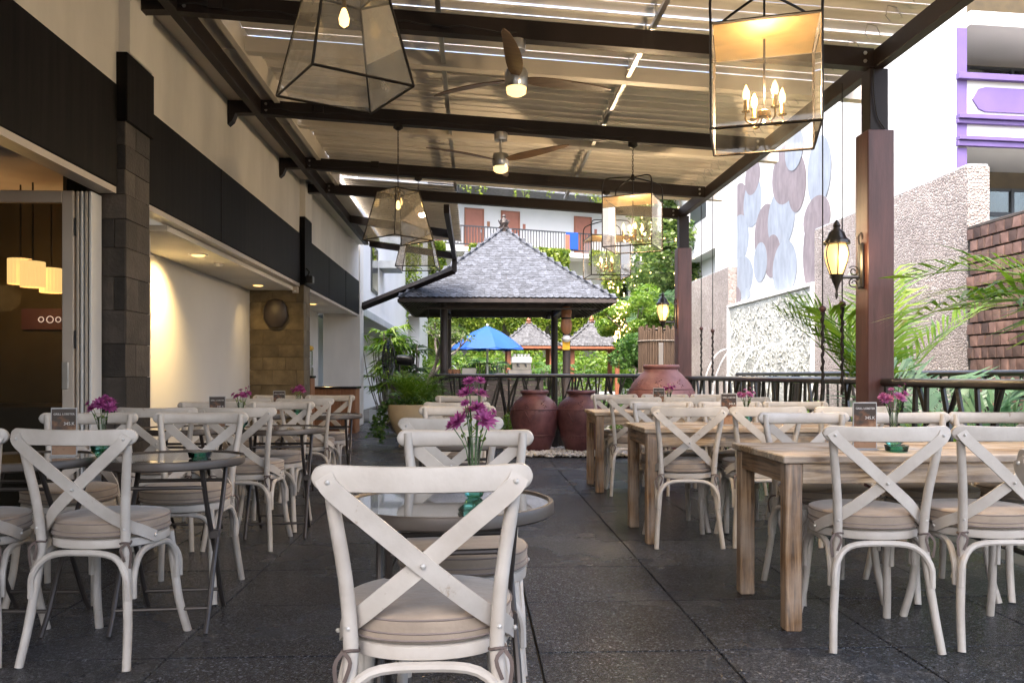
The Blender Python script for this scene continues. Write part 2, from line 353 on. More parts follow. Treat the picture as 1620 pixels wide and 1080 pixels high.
def floormat():
    """washed dark pebble paving: tight dark aggregate with pale flecks"""
    m, nt, N, L, P = newmat('washed_pebble_paving')
    tc = N.new('ShaderNodeTexCoord'); g = N.new('ShaderNodeNewGeometry')
    v = N.new('ShaderNodeTexVoronoi'); v.inputs['Scale'].default_value = 125
    v2 = N.new('ShaderNodeTexVoronoi'); v2.feature = 'DISTANCE_TO_EDGE'; v2.inputs['Scale'].default_value = 125
    L.new(g.outputs['Position'], v.inputs['Vector']); L.new(g.outputs['Position'], v2.inputs['Vector'])
    sp = N.new('ShaderNodeSeparateColor'); L.new(v.outputs['Color'], sp.inputs[0])
    rp = N.new('ShaderNodeValToRGB'); e = rp.color_ramp.elements
    e[0].position = 0.0; e[0].color = rgb((0.008, 0.0095, 0.013)); e[1].position = 1.0; e[1].color = rgb((0.15, 0.16, 0.185))
    k = e.new(0.55); k.color = rgb((0.022, 0.027, 0.038)); k = e.new(0.85); k.color = rgb((0.055, 0.061, 0.074))
    L.new(sp.outputs[0], rp.inputs[0])
    nz = N.new('ShaderNodeTexNoise'); nz.inputs['Scale'].default_value = 1.1; nz.inputs['Detail'].default_value = 6
    L.new(g.outputs['Position'], nz.inputs['Vector'])
    oi = N.new('ShaderNodeObjectInfo')
    mr = N.new('ShaderNodeMapRange'); mr.inputs[1].default_value = 0.3; mr.inputs[2].default_value = 0.7; mr.inputs[3].default_value = 0.65; mr.inputs[4].default_value = 1.3
    L.new(nz.outputs[0], mr.inputs[0])
    m2 = N.new('ShaderNodeMapRange'); m2.inputs[3].default_value = 0.74; m2.inputs[4].default_value = 1.26; L.new(oi.outputs['Random'], m2.inputs[0])
    mu = N.new('ShaderNodeMath'); mu.operation = 'MULTIPLY'; L.new(mr.outputs[0], mu.inputs[0]); L.new(m2.outputs[0], mu.inputs[1])
    hs = N.new('ShaderNodeHueSaturation'); L.new(mu.outputs[0], hs.inputs['Value']); L.new(rp.outputs[0], hs.inputs['Color'])
    L.new(hs.outputs[0], P.inputs['Base Color'])
    rr = N.new('ShaderNodeMapRange'); rr.inputs[1].default_value = 0.3; rr.inputs[2].default_value = 0.7; rr.inputs[3].default_value = 0.14; rr.inputs[4].default_value = 0.36
    L.new(nz.outputs[0], rr.inputs[0]); L.new(rr.outputs[0], P.inputs['Roughness'])
    mh = N.new('ShaderNodeMapRange'); mh.inputs[2].default_value = 0.3; mh.interpolation_type = 'SMOOTHSTEP'
    L.new(v2.outputs['Distance'], mh.inputs[0])
    bp = N.new('ShaderNodeBump'); bp.inputs['Strength'].default_value = 0.8; bp.inputs['Distance'].default_value = 0.006
    L.new(mh.outputs[0], bp.inputs['Height']); L.new(bp.outputs[0], P.inputs['Normal'])
    return m
M['paving'] = floormat()

def vasemat():
    m, nt, N, L, P = newmat('green_vase_glass')
    N.remove(P)
    t = N.new('ShaderNodeBsdfTransparent'); t.inputs[0].default_value = rgb((0.55, 0.92, 0.84))
    g = N.new('ShaderNodeBsdfGlossy'); g.inputs['Roughness'].default_value = 0.03
    d = N.new('ShaderNodeBsdfTranslucent'); d.inputs[0].default_value = rgb((0.2, 0.7, 0.55))
    lw = N.new('ShaderNodeLayerWeight'); lw.inputs[0].default_value = 0.35
    m0 = N.new('ShaderNodeMixShader'); m0.inputs[0].default_value = 0.22; L.new(t.outputs[0], m0.inputs[1]); L.new(d.outputs[0], m0.inputs[2])
    mx = N.new('ShaderNodeMixShader'); L.new(lw.outputs['Fresnel'], mx.inputs[0]); L.new(m0.outputs[0], mx.inputs[1]); L.new(g.outputs[0], mx.inputs[2])
    L.new(mx.outputs[0], N['Material Output'].inputs[0])
    return m
M['vase'] = vasemat()
M['clear'] = panemat('clear_vase_glass', (0.93, 0.97, 0.94), 1.3, haze=0.04)
M['tabletop'] = pmat('smoked_table_glass', (0.035, 0.035, 0.033), 0.03, var=0.05, spec=1.0, coat=0.6)

# ------------------------------------------------------------------ mesh helpers
class MB:
    def __init__(s): s.v = []; s.f = []
    def add(s, vs, fs):
        o = len(s.v); s.v += [tuple(p) for p in vs]; s.f += [tuple(i + o for i in f) for f in fs]; return s
    def box(s, x0, x1, y0, y1, z0, z1, bev=0.0, mat=None):
        if bev <= 0:
            vs = [(x, y, z) for x in (x0, x1) for y in (y0, y1) for z in (z0, z1)]
            fs = [(0, 1, 3, 2), (4, 6, 7, 5), (0, 4, 5, 1), (2, 3, 7, 6), (0, 2, 6, 4), (1, 5, 7, 3)]
        else:
            b = bev; vs = []; fs = []
            ring = lambda z, i: [(x0 + i, y0 + b + (i and 0), z), (x0 + b, y0 + i, z), (x1 - b, y0 + i, z), (x1 - i, y0 + b, z), (x1 - i, y1 - b, z), (x1 - b, y1 - i, z), (x0 + b, y1 - i, z), (x0 + i, y1 - b, z)]
            def inner(z): return [(x0 + b, y0 + b, z), (x0 + b, y0 + b, z), (x1 - b, y0 + b, z), (x1 - b, y0 + b, z), (x1 - b, y1 - b, z), (x1 - b, y1 - b, z), (x0 + b, y1 - b, z), (x0 + b, y1 - b, z)]
            r1, r2 = ring(z0 + b, 0), ring(z1 - b, 0)
            vs = r1 + r2 + [(x0 + b, y0 + b, z0), (x1 - b, y0 + b, z0), (x1 - b, y1 - b, z0), (x0 + b, y1 - b, z0)] + [(x0 + b, y0 + b, z1), (x1 - b, y0 + b, z1), (x1 - b, y1 - b, z1), (x0 + b, y1 - b, z1)]
            for i in range(8): fs.append((i, (i + 1) % 8, 8 + (i + 1) % 8, 8 + i))
            fs += [(16, 19, 18, 17), (20, 21, 22, 23)]
            for k in range(4):
                a, c = 2 * k, 2 * k + 1; d = (2 * k + 2) % 8
                fs += [(a, 16 + k, c), (c, 16 + k, 16 + (k + 1) % 4, d), (8 + a, 8 + c, 20 + k), (8 + c, 8 + d, 20 + (k + 1) % 4, 20 + k)]
        if mat is not None: vs = [mat @ Vector(p) for p in vs]
        return s.add(vs, fs)
    def tube(s, pts, r, n=8, cap=True, flat=None):
        pts = [Vector(p) for p in pts]; k = len(pts)
        rs = r if isinstance(r, (list, tuple)) else [r] * k
        vs = []; fs = []; up = None
        for i, p in enumerate(pts):
            t = (pts[min(i + 1, k - 1)] - pts[max(i - 1, 0)]).normalized()
            if up is None:
                up = t.cross(Vector((0.31, 0.72, 0.13)));
                if up.length < 1e-3: up = t.cross(Vector((1, 0, 0)))
                up.normalize()
            else:
                up = up - t * up.dot(t); up.normalize()
            b = t.cross(up)
            for j in range(n):
                a = 2 * math.pi * j / n
                vs.append(p + (up * math.cos(a) + b * math.sin(a)) * rs[i])
        for i in range(k - 1):
            for j in range(n):
                j2 = (j + 1) % n
                fs.append((i * n + j, i * n + j2, (i + 1) * n + j2, (i + 1) * n + j))
        if cap: fs += [tuple(range(n))[::-1], tuple((k - 1) * n + j for j in range(n))]
        return s.add(vs, fs)
    def lathe(s, prof, n=24, c=(0, 0, 0), sx=1.0, sy=1.0, ang=0.0, wob=None):
        vs = []; fs = []; k = len(prof)
        for i, (r, z) in enumerate(prof):
            for j in range(n):
                a = 2 * math.pi * j / n + ang
                rr = r * (wob(a, z) if wob else 1)
                vs.append((c[0] + rr * sx * math.cos(a), c[1] + rr * sy * math.sin(a), c[2] + z))
        for i in range(k - 1):
            for j in range(n):
                j2 = (j + 1) % n
                fs.append((i * n + j, i * n + j2, (i + 1) * n + j2, (i + 1) * n + j))
        if prof[0][0] > 1e-4: fs.append(tuple(range(n))[::-1])
        if prof[-1][0] > 1e-4: fs.append(tuple((k - 1) * n + j for j in range(n)))
        return s.add(vs, fs)
    def strap(s, pts, nrm, w, t):
        """flat band swept along pts; nrm = face normals"""
        pts = [Vector(p) for p in pts]; k = len(pts); vs = []; fs = []
        for i, p in enumerate(pts):
            tg = (pts[min(i + 1, k - 1)] - pts[max(i - 1, 0)]).normalized()
            nn = Vector(nrm[i]); nn = (nn - tg * nn.dot(tg)).normalized(); b = tg.cross(nn)
            for (u, v) in ((-1, -1), (1, -1), (1, 1), (-1, 1)): vs.append(p + b * (u * w / 2) + nn * (v * t / 2))
        for i in range(k - 1):
            for j in range(4):
                j2 = (j + 1) % 4
                fs.append((i * 4 + j, i * 4 + j2, (i + 1) * 4 + j2, (i + 1) * 4 + j))
        fs += [(3, 2, 1, 0), tuple((k - 1) * 4 + j for j in range(4))]
        return s.add(vs, fs)
    def prism(s, poly, y0, y1, axis='y', mat=None):
        n = len(poly)
        def P3(a, b, t): return {'y': (a, t, b), 'x': (t, a, b), 'z': (a, b, t)}[axis]
        vs = [P3(a, b, y0) for a, b in poly] + [P3(a, b, y1) for a, b in poly]
        if mat is not None: vs = [mat @ Vector(p) for p in vs]
        fs = [(i, (i + 1) % n, n + (i + 1) % n, n + i) for i in range(n)] + [tuple(range(n))[::-1], tuple(range(n, 2 * n))]
        return s.add(vs, fs)
    def ball(s, c, r, n=8, m=6, sz=1.0):
        prof = [(max(1e-5, r * math.sin(math.pi * i / m)), -r * sz * math.cos(math.pi * i / m)) for i in range(m + 1)]
        return s.lathe(prof, n, c)
    def mesh(s, name, mat, smooth=True, sharp=35):
        me = bpy.data.meshes.new(name); me.from_pydata(s.v, [], s.f); me.validate(); me.update()
        if mat: me.materials.append(mat)
        if smooth: smooth_mesh(me, sharp)
        return me
    def build(s, name, mat, parent=None, smooth=True, loc=None, sharp=35):
        return link(name, s.mesh(name, mat, smooth, sharp), parent, loc)

def smooth_mesh(me, sharp=35):
    me.polygons.foreach_set('use_smooth', [True] * len(me.polygons))
    try: me.set_sharp_from_angle(angle=R(sharp))
    except Exception: pass

def link(name, data, parent=None, loc=None, rz=0.0):
    o = bpy.data.objects.new(name, data); COL.objects.link(o)
    if parent is not None: o.parent = parent
    if loc is not None: o.location = loc
    if rz: o.rotation_euler = (0, 0, rz)
    return o

def tag(o, label=None, cat=None, group=None, kind=None):
    if label: o['label'] = label
    if cat: o['category'] = cat
    if group: o['group'] = group
    if kind: o['kind'] = kind
    return o

def thing(name, label, cat, loc=(0, 0, 0), rz=0.0, group=None):
    o = link(name, None, None, loc, rz); o.empty_display_size = 0.1
    return tag(o, label, cat, group)

def copy_tree(src, parent=None):
    kids = {}
    def rec(o, par):
        c = o.copy(); COL.objects.link(c); c.parent = par
        for ch in KIDS.get(o.name, []): rec(ch, c)
        return c
    return rec(src, parent)
KIDS = {}
def index_kids(root):
    ch = list(root.children); KIDS[root.name] = ch
    for c in ch: index_kids(c)

def place(src, loc, rz, label, used=[]):
    """first use moves the original, later ones copy it with its parts"""
    if src.name in used: o = copy_tree(src)
    else:
        index_kids(src); used.append(src.name); o = src
    o.location = loc; o.rotation_euler = (0, 0, rz); o['label'] = label
    return o

def pl(name, loc, power, col=(1, 0.62, 0.28), size=0.03, parent=None):
    d = bpy.data.lights.new(name, 'POINT'); d.energy = power; d.color = col; d.shadow_soft_size = size
    return link(name, d, parent, loc)

def bez(pts, n=12):
    """smooth curve through control points (Catmull-Rom)"""
    P = [Vector(p) for p in pts]; P = [P[0] * 2 - P[1]] + P + [P[-1] * 2 - P[-2]]; out = []
    segs = len(P) - 3; per = max(1, n // segs)
    for i in range(segs):
        p0, p1, p2, p3 = P[i:i + 4]
        for k in range(per):
            t = k / per
            out.append(0.5 * ((2 * p1) + (p2 - p0) * t + (2 * p0 - 5 * p1 + 4 * p2 - p3) * t * t + (3 * p1 - p0 - 3 * p2 + p3) * t ** 3))
    out.append(P[-2]); return out

# ------------------------------------------------------------------ foliage helpers
def leaf_quads(pos, size, rng, up=0.3, aspect=0.5, droop=None):
    """numpy: bent diamond leaves at pos (n,3)"""
    n = len(pos)
    d = rng.normal(size=(n, 3)); d[:, 2] = d[:, 2] * 0.6 + up
    if droop is not None: d = d * 0.5 + droop
    d /= np.linalg.norm(d, axis=1)[:, None]
    s = np.cross(d, rng.normal(size=(n, 3))); s /= np.maximum(np.linalg.norm(s, axis=1), 1e-6)[:, None]
    L = size * rng.uniform(0.6, 1.3, size=n)[:, None]
    a = pos - d * L * 0.5; b = pos + d * L * 0.5
    m1 = pos + s * L * aspect * 0.5; m2 = pos - s * L * aspect * 0.5
    v = np.stack([a, m1, b, m2], 1).reshape(-1, 3)
    f = np.arange(n * 4).reshape(n, 4)
    return v, f

def np_mesh(name, v, f, mat, parent=None):
    me = bpy.data.meshes.new(name)
    me.from_pydata(v.tolist(), [], f.tolist()); me.update()
    me.materials.append(mat)
    return link(name, me, parent)

def cloud(rng, centers, radii, per):
    out = []
    for c, r in zip(centers, radii):
        p = rng.normal(size=(per, 3)); p /= np.linalg.norm(p, axis=1)[:, None]
        p *= (rng.uniform(0.25, 1.0, size=per) ** 0.5)[:, None]
        out.append(np.array(c) + p * np.array(r))
    return np.concatenate(out)

def frond(mb, rng, base, az, el, length, droop, leaflet, n=18, wid=0.022, start=0.18, vee=0.35):
    """one feather palm frond: rachis tube and narrow folded leaflets"""
    pts = []; p = Vector(base); e = el; seg = length / 12
    for i in range(13):
        pts.append(p.copy())
        dv = Vector((math.cos(az) * math.cos(e), math.sin(az) * math.cos(e), math.sin(e)))
        p = p + dv * seg; e -= droop / 12 * (0.4 + 1.2 * i / 12)
    mb.tube(pts, [0.009 * (1 - 0.8 * i / 12) * max(1.0, length) for i in range(13)], 4)
    for i in range(n):
        t = start + (1 - start) * (i + 0.5) / n
        x = t * 12; k = min(11, int(x)); q = pts[k].lerp(pts[k + 1], x - k)
        tg = (pts[k + 1] - pts[k]).normalized(); side = tg.cross(Vector((0, 0, 1)))
        if side.length < 1e-3: side = Vector((1, 0, 0))
        side.normalize(); upv = side.cross(tg)
        L = leaflet * (0.55 + 0.75 * math.sin(math.pi * min(1, t * 0.95))) * rng.uniform(0.85, 1.1)
        for sgn in (-1, 1):
            d = (side * sgn * rng.uniform(0.7, 0.9) + tg * rng.uniform(0.6, 0.9) + upv * (vee + rng.uniform(-0.1, 0.1))).normalized()
            m = q + d * L * 0.5; tip = q + d * L + Vector((0, 0, -L * rng.uniform(0.12, 0.32)))
            wv = d.cross(upv); wv.normalize(); w = wid * rng.uniform(0.8, 1.2)
            mb.add([q, m + wv * w / 2, tip, m - wv * w / 2], [(0, 1, 2, 3)])
    return mb
rng = np.random.default_rng(7)
random.seed(11)
# ================================================================== GROUND AND TERRACE FLOOR
g = MB(); g.add([(-300, -200, -0.06), (300, -200, -0.06), (300, 400, -0.06), (-300, 400, -0.06)], [(0, 1, 2, 3)])
tag(g.build('ground', M['earth'], smooth=False), 'bare garden ground around the terrace', kind='structure')

TP = 0.706
floor = MB().box(-3.30, 3.12, -3.2, 12.42, -0.05, -0.012).box(-3.30, -0.35, 12.42, 19.2, -0.05, -0.012).build('terrace_floor', M['grout'], smooth=False)
tag(floor, 'terrace floor of square dark washed pebble tiles', kind='structure')
tile_me = MB().box(-TP / 2 + 0.004, TP / 2 - 0.004, -TP / 2 + 0.0028, TP / 2 - 0.0028, -0.012, 0.0, 0.0025).mesh('paving_tile', M['paving'], False)
for i in range(-5, 4):
    for j in range(-9, 22):
        x, y = 0.247 + TP * (i + 0.5), 3.88 + TP * (j - 0.5)
        if y < -3.0 or x > 3.08: continue
        if y > 12.4 and x > -0.4: continue
        if y > 19: continue
        t = link('paving_tile', tile_me, floor, (x, y, random.uniform(-0.001, 0.001)))

# ================================================================== RESTAURANT BUILDING ON THE LEFT
bld = thing('restaurant_building', 'white restaurant building with black fascia boards and stone pillars along the left', 'building', (-2.45, 0, 0))
def bpart(name, mb, mat, smooth=False, parent=None):
    return mb.build(name, M[mat], parent or bld, smooth, loc=(2.45, 0, 0) if parent is None else None)
FZ0, FZ1, WTOP = 2.36, 3.06, 3.86
bpart('upper_wall', MB().box(-2.75, -2.45, -3.2, 17.6, 3.05, WTOP), 'plaster')
for (ya, yb) in ((-3.2, 5.74), (6.22, 11.66), (12.16, 17.55)):
    nb = max(1, round((yb - ya) / 1.8))
    for q in range(nb): bpart('fascia_board', MB().box(-2.52, -2.435 + random.uniform(-.003, .003), ya + (yb - ya) * q / nb + .002, ya + (yb - ya) * (q + 1) / nb - .002, FZ0, FZ1, 0.005), 'blackband')
    bpart('door_track', MB().box(-2.56, -2.445, ya, yb, FZ0 - 0.045, FZ0 - 0.002), 'doorframe')
bpart('soffit', MB().box(-2.449, -2.201, -3.2, 17.5, 3.822, 3.86), 'cream')
# pillars clad in stone blocks
def clad_pillar(x0, x1, y0, y1, z1, mat, seed, bw, bh, faces):
    core = bpart('stone_pillar', MB().box(x0 + 0.012, x1 - 0.012, y0 + 0.012, y1 - 0.012, 0, z1), 'grout')
    rs = random.Random(seed)
    z = 0.0; row = 0
    while z < z1 - 0.03:
        h = min(bh * rs.choice((0.85, 1.0, 1.0, 1.15)), z1 - z)
        for f in faces:
            a0, a1 = (x0, x1) if f == 'front' else (y0, y1)
            a = a0
            off = bw * (0.5 if row % 2 else 1.0)
            while a < a1 - 1e-4:
                b = min(a1, a + off * rs.uniform(0.85, 1.15)); off = bw
                if a1 - b < 0.06: b = a1
                d = rs.uniform(0.0, 0.007)
                m = MB()
                if f == 'front': m.box(a + 0.0015, b - 0.0015, y0 - d, y0 + 0.014, z + 0.0015, z + h - 0.0015, 0.002)
                else: m.box(x1 - 0.014, x1 + d, a + 0.0015, b - 0.0015, z + 0.0015, z + h - 0.0015, 0.002)
                # origin of a block at its own middle so that each block varies
                o = m.build('stone_block', M[mat], core, False)
                a = b
        z += h; row += 1
    return core
clad_pillar(-2.66, -2.40, 5.78, 6.20, 2.86, 'stone', 3, 0.36, 0.20, ('front', 'side'))
clad_pillar(-3.15, -2.40, 11.70, 12.14, 2.34, 'goldstone', 5, 0.36, 0.21, ('front', 'side'))
bpart('pillar_cap', MB().box(-2.67, -2.375, 5.75, 6.225, 2.82, 3.29, 0.005), 'blackband')
bpart('pillar_cap', MB().box(-2.56, -2.375, 11.67, 12.17, 2.345, 3.30, 0.005), 'blackband')
bpart('white_pillar', MB().box(-2.66, -2.372, 5.79, 6.20, 3.295, WTOP, 0.004), 'plaster')
bpart('white_pillar', MB().box(-2.66, -2.372, 11.70, 12.15, 3.305, WTOP, 0.004), 'plaster')
bpart('end_pillar', MB().box(-3.20, -2.42, 17.60, 18.15, 0, 4.1, 0.006), 'plaster')
bpart('unseen_end_wall', MB().box(-2.44, 3.3, -6.0, -5.75, 0, 3.0), 'plaster')  # unseen wall behind the camera, placed and sized to limit light from behind
# alcoves behind the openings
bpart('recess_wall', MB().box(-3.30, -3.15, 7.001, 11.69, 0, 2.26), 'plaster_out')
bpart('roof_slab', MB().box(-9, -2.451, -3.2, 18.2, 3.865, 4.05), 'plaster')
bpart('recess_ceiling', MB().box(-3.30, -2.53, 6.91, 11.69, 2.262, 2.31), 'plaster')
bpart('recess_partition', MB().box(-2.80, -2.70, 6.22, 6.905, 0, 2.26).box(-3.30, -2.70, 6.906, 7.0, 0, 2.26), 'plaster')
bpart('server_wall', MB().box(-3.45, -3.30, 12.16, 17.58, 0, 2.40), 'plaster')
bpart('server_ceiling', MB().box(-3.45, -2.53, 12.16, 17.58, 2.38, 2.45), 'plaster')
# added dim room behind the glass door, standing in for its reflections
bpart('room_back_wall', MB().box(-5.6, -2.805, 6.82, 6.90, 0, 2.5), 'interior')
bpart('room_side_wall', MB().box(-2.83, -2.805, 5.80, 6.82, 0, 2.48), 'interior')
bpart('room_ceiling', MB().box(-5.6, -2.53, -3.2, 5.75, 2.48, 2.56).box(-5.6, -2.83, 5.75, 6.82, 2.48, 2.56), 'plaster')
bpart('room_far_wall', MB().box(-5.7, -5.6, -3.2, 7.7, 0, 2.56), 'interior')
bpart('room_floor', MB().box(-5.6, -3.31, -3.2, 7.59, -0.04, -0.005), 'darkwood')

# folding door leaves
door = thing('folding_door', 'cream framed folding glass door stacked open beside the dark stone pillar', 'door', (-2.6, 5.66, 0))
def leaf(x0, x1, y, dy, lbl):
    fr = MB(); w = 0.075
    for (a, b, c, d) in ((x0, x0 + w, 0.02, 2.30), (x1 - w, x1, 0.02, 2.30), (x0 + w, x1 - w, 2.22, 2.30), (x0 + w, x1 - w, 0.02, 0.14)):
        fr.box(a + 2.6, b + 2.6, y - 5.66, y - 5.66 + dy, c, d, 0.004)
    o = fr.build('door_leaf', M['doorframe'], door, False)
    MB().box(x0 + w + 2.6, x1 - w + 2.6, y - 5.66 + dy * 0.4, y - 5.66 + dy * 0.6, 0.14, 2.22).build('glass_pane', M['doorglass'], o, False)
    return o
lf = leaf(-3.36, -2.665, 5.60, 0.04, '')
MB().box(-0.137, -0.095, -0.068, -0.061, 0.98, 1.16, 0.003).build('door_handle', M['steel'], lf, False)
for k in range(4):
    x = -0.052 + k * 0.028
    MB().box(x, x + 0.017, -0.05, 0.10, 0.02, 2.30, 0.003).build('stacked_leaf_edge', M['whitemetal'] if k % 2 else M['doorframe'], door, False)
for z in (0.42, 1.25, 2.0):
    MB().box(-0.058, -0.053, -0.062, -0.05, z, z + 0.12).build('hinge', M['darkframe'], door, False)

# pendant lamps in the stand-in room
def fabric_pendant(x, y, z, r, h, lbl):
    t = thing('fabric_pendant_lamp', lbl, 'lamp', (x, y, z), group='stand-in room pendants')
    prof = [(r * 0.96, 0), (r, h * 0.05), (r, h * 0.95), (r * 0.96, h)]
    s = MB(); n = 40
    for i in range(n):
        a0, a1 = 2 * math.pi * i / n, 2 * math.pi * (i + 1) / n; rr = r * (1.0 if i % 2 else 0.955); r2 = r * (0.955 if i % 2 else 1.0)
        s.add([(rr * math.cos(a0), rr * math.sin(a0), 0), (r2 * math.cos(a1), r2 * math.sin(a1), 0), (r2 * math.cos(a1), r2 * math.sin(a1), h), (rr * math.cos(a0), rr * math.sin(a0), h)], [(0, 1, 2, 3)])
    s.build('lamp_shade', M['shadeglow'], t, False)
    MB().tube([(0, 0, h), (0, 0, 2.47 - z)], 0.006, 6).build('cord', M['iron'], t)
    MB().lathe([(r * 0.4, h), (r * 0.4, h + 0.01)], 12).build('shade_ring', M['iron'], t)
fabric_pendant(-3.33, 6.20, 1.74, 0.085, 0.185, 'glowing pleated pendant leftmost of the cluster behind the glass door')
fabric_pendant(-3.20, 6.12, 1.71, 0.082, 0.185, 'glowing pleated pendant hanging lowest in the cluster behind the glass door')
fabric_pendant(-3.22, 6.42, 1.70, 0.08, 0.185, 'glowing pleated pendant at the right of the cluster behind the glass door')
fabric_pendant(-3.62, 6.25, 1.80, 0.085, 0.185, 'glowing pleated pendant cut by the left picture edge behind the glass door')
pl('room_lamp', (-3.5, 6.3, 1.65), 1.0, (1, 0.6, 0.25), 0.1)
# ring sign standing in for a reflection in the glass; dark sofa added inside
t = thing('reflected_ring_sign', 'dusky pink sign panel with three white rings standing in for a door glass reflection', 'sign', (-3.42, 6.819, 1.44))
MB().box(-0.22, 0.16, -0.03, 0.0, 0, 0.17).build('sign_panel', M['pinkpanel'], t, False)
for k, (x, r) in enumerate(((-0.06, 0.020), (0.01, 0.026), (0.075, 0.020))):
    MB().tube([(x + r * math.cos(a * 0.3142), -0.04, 0.08 + r * math.sin(a * 0.3142)) for a in range(21)], 0.004, 5, False).build('ring', M['neon'], t)
t = thing('leather_sofa', 'dark leather sofa added to the stand-in room behind the glass', 'sofa', (-3.75, 6.35, 0))
MB().box(-0.8, 0.8, -0.35, 0.3, 0.12, 0.44, 0.03).build('seat', M['sofa'], t); MB().box(-0.8, 0.8, 0.30, 0.46, 0.12, 0.85, 0.03).build('backrest', M['sofa'], t)
for x in (-0.7, 0.7): MB().box(x - 0.03, x + 0.03, -0.3, -0.24, 0, 0.12).build('leg', M['darkwood'], t, False)

# ceiling downlights with spill
def downlight(x, y, z, pw, lbl, tilt=(0, 0)):
    t = thing('downlight', lbl, 'light', (x, y, z), group='recessed ceiling spotlights')
    MB().lathe([(0.075, -0.008), (0.092, -0.008), (0.092, 0.0), (0.075, 0.0)], 24).build('trim_ring', M['whitemetal'], t)
    MB().lathe([(0.001, -0.02), (0.05, -0.016), (0.074, -0.004)], 20).build('lens', M['downglow'], t)
    d = bpy.data.lights.new('downlight_beam', 'SPOT'); d.energy = pw; d.color = (1, 0.66, 0.25); d.spot_size = R(120); d.spot_blend = 1.0; d.shadow_soft_size = 0.03
    o = link('downlight_beam', d, t, (0, 0, -0.03)); o.rotation_euler = (R(tilt[0]), R(tilt[1]), 0)
downlight(-2.72, 8.25, 2.262, 42, 'warm downlight glowing in the recess ceiling above the white wall', (0, 30))
downlight(-2.85, 11.0, 2.262, 4, 'warm downlight over the golden stone pillar face', (28, -6))
downlight(-2.95, 15.2, 2.38, 8, 'warm downlight above the buffet counter')
t = thing('smoke_detector', 'small round white detector on the recess ceiling', 'detector', (-2.72, 8.9, 2.262))
MB().lathe([(0.035, -0.03), (0.05, -0.012), (0.05, 0)], 16).build('detector_body', M['whitemetal'], t); MB().lathe([(0.055, -0.006), (0.055, 0)], 16).build('base_plate', M['doorframe'], t)

# wall speaker / floodlight on the second pillar
t = thing('wall_speaker', 'dark bell shaped fitting on the golden stone pillar', 'speaker', (-2.78, 11.66, 2.03))
MB().lathe([(0.09, -0.28), (0.17, -0.16), (0.16, 0.0), (0.10, 0.09), (0.02, 0.11)], 20, sy=0.5).build('bell', M['darkwood'], t)
MB().box(-0.03, 0.03, 0.0, 0.04, -0.1, 0.05).build('bracket', M['iron'], t, False)
t = thing('flood_light', 'small black floodlight on the cap of the second pillar', 'light', (-2.37, 11.75, 2.42))
MB().box(0.0, 0.10, -0.07, 0.07, -0.05, 0.05, 0.008).build('lamp_head', M['iron'], t); MB().tube([(0, 0, 0.0), (0.04, 0, 0.11), (0.0, 0, 0.16)], 0.012, 6).build('bracket', M['iron'], t)
t = thing('motion_sensor', 'small cream sensor box under the fascia beside the golden pillar', 'sensor', (-2.50, 11.62, 2.22))
MB().box(-0.04, 0.04, 0, 0.045, 0, 0.09, 0.006).build('sensor_case', M['doorframe'], t); MB().lathe([(0.02, 0), (0.012, 0.012)], 10, (0, -0.012, 0.02)).build('sensor_eye', M['whitemetal'], t)

# ================================================================== LOUVRE ROOF ON STEEL FRAME
roof = thing('louvre_roof', 'white louvre roof on a dark brown steel frame over the terrace', 'roof', (0, 0, 0))
XL, XR = -2.16, 3.01
def zb(x): return 3.675 + (3.355 - 3.675) * (x - XL) / (XR - XL)   # underside of the dark frame
def xbeam(name, y0, y1, x0, x1, za, zc, mat, parent=roof):
    """beam across the roof following its fall; za/zc = offset of bottom and top from the frame underside"""
    vs = [(x, y, zb(x) + z) for x in (x0, x1) for y in (y0, y1) for z in (za, zc)]
    return MB().add(vs, [(0, 1, 3, 2), (4, 6, 7, 5), (0, 4, 5, 1), (2, 3, 7, 6), (0, 2, 6, 4), (1, 5, 7, 3)]).build(name, M[mat], parent, False)
MB().box(-2.2, -2.12, -1.3, 16.6, 3.675, 3.82, 0.004).build('edge_beam', M['darkbeam'], roof, False)
MB().box(2.97, 3.05, -1.3, 12.0, 3.355, 3.49, 0.004).build('edge_beam', M['darkbeam'], roof, False)
DARK = [-1.2, -0.2, 1.75, 3.95, 6.02, 8.33, 10.50, 11.90]
for y in DARK:
    xbeam('cross_beam', y - 0.045, y + 0.045, -2.12, 2.97, 0.0, 0.14, 'darkbeam')
    # stub that ties the frame back to the wall, with a splayed end
    st = MB().prism([(-2.446, 3.56), (-2.40, 3.60), (-2.37, 3.675), (-2.2, 3.68), (-2.2, 3.80), (-2.446, 3.80)], y - 0.05, y + 0.05)
    st.build('wall_stub', M['darkbeam'], roof, False)
CREAM = [0.7, 2.85, 4.95, 7.07, 9.15, 11.2]
for y in CREAM: xbeam('cream_beam', y - 0.05, y + 0.05, -2.115 if y > 7.5 else -2.38, 3.42, 0.142, 0.27, 'cream')
MB().box(-2.20, -1.986, -1.2, 11.95, 3.822, 3.855).build('gutter_panel', M['cream'], roof, False)
MB().box(-1.985, -1.931, -1.2, 11.95, 3.78, 4.02).build('gutter_lip', M['cream'], roof, False)
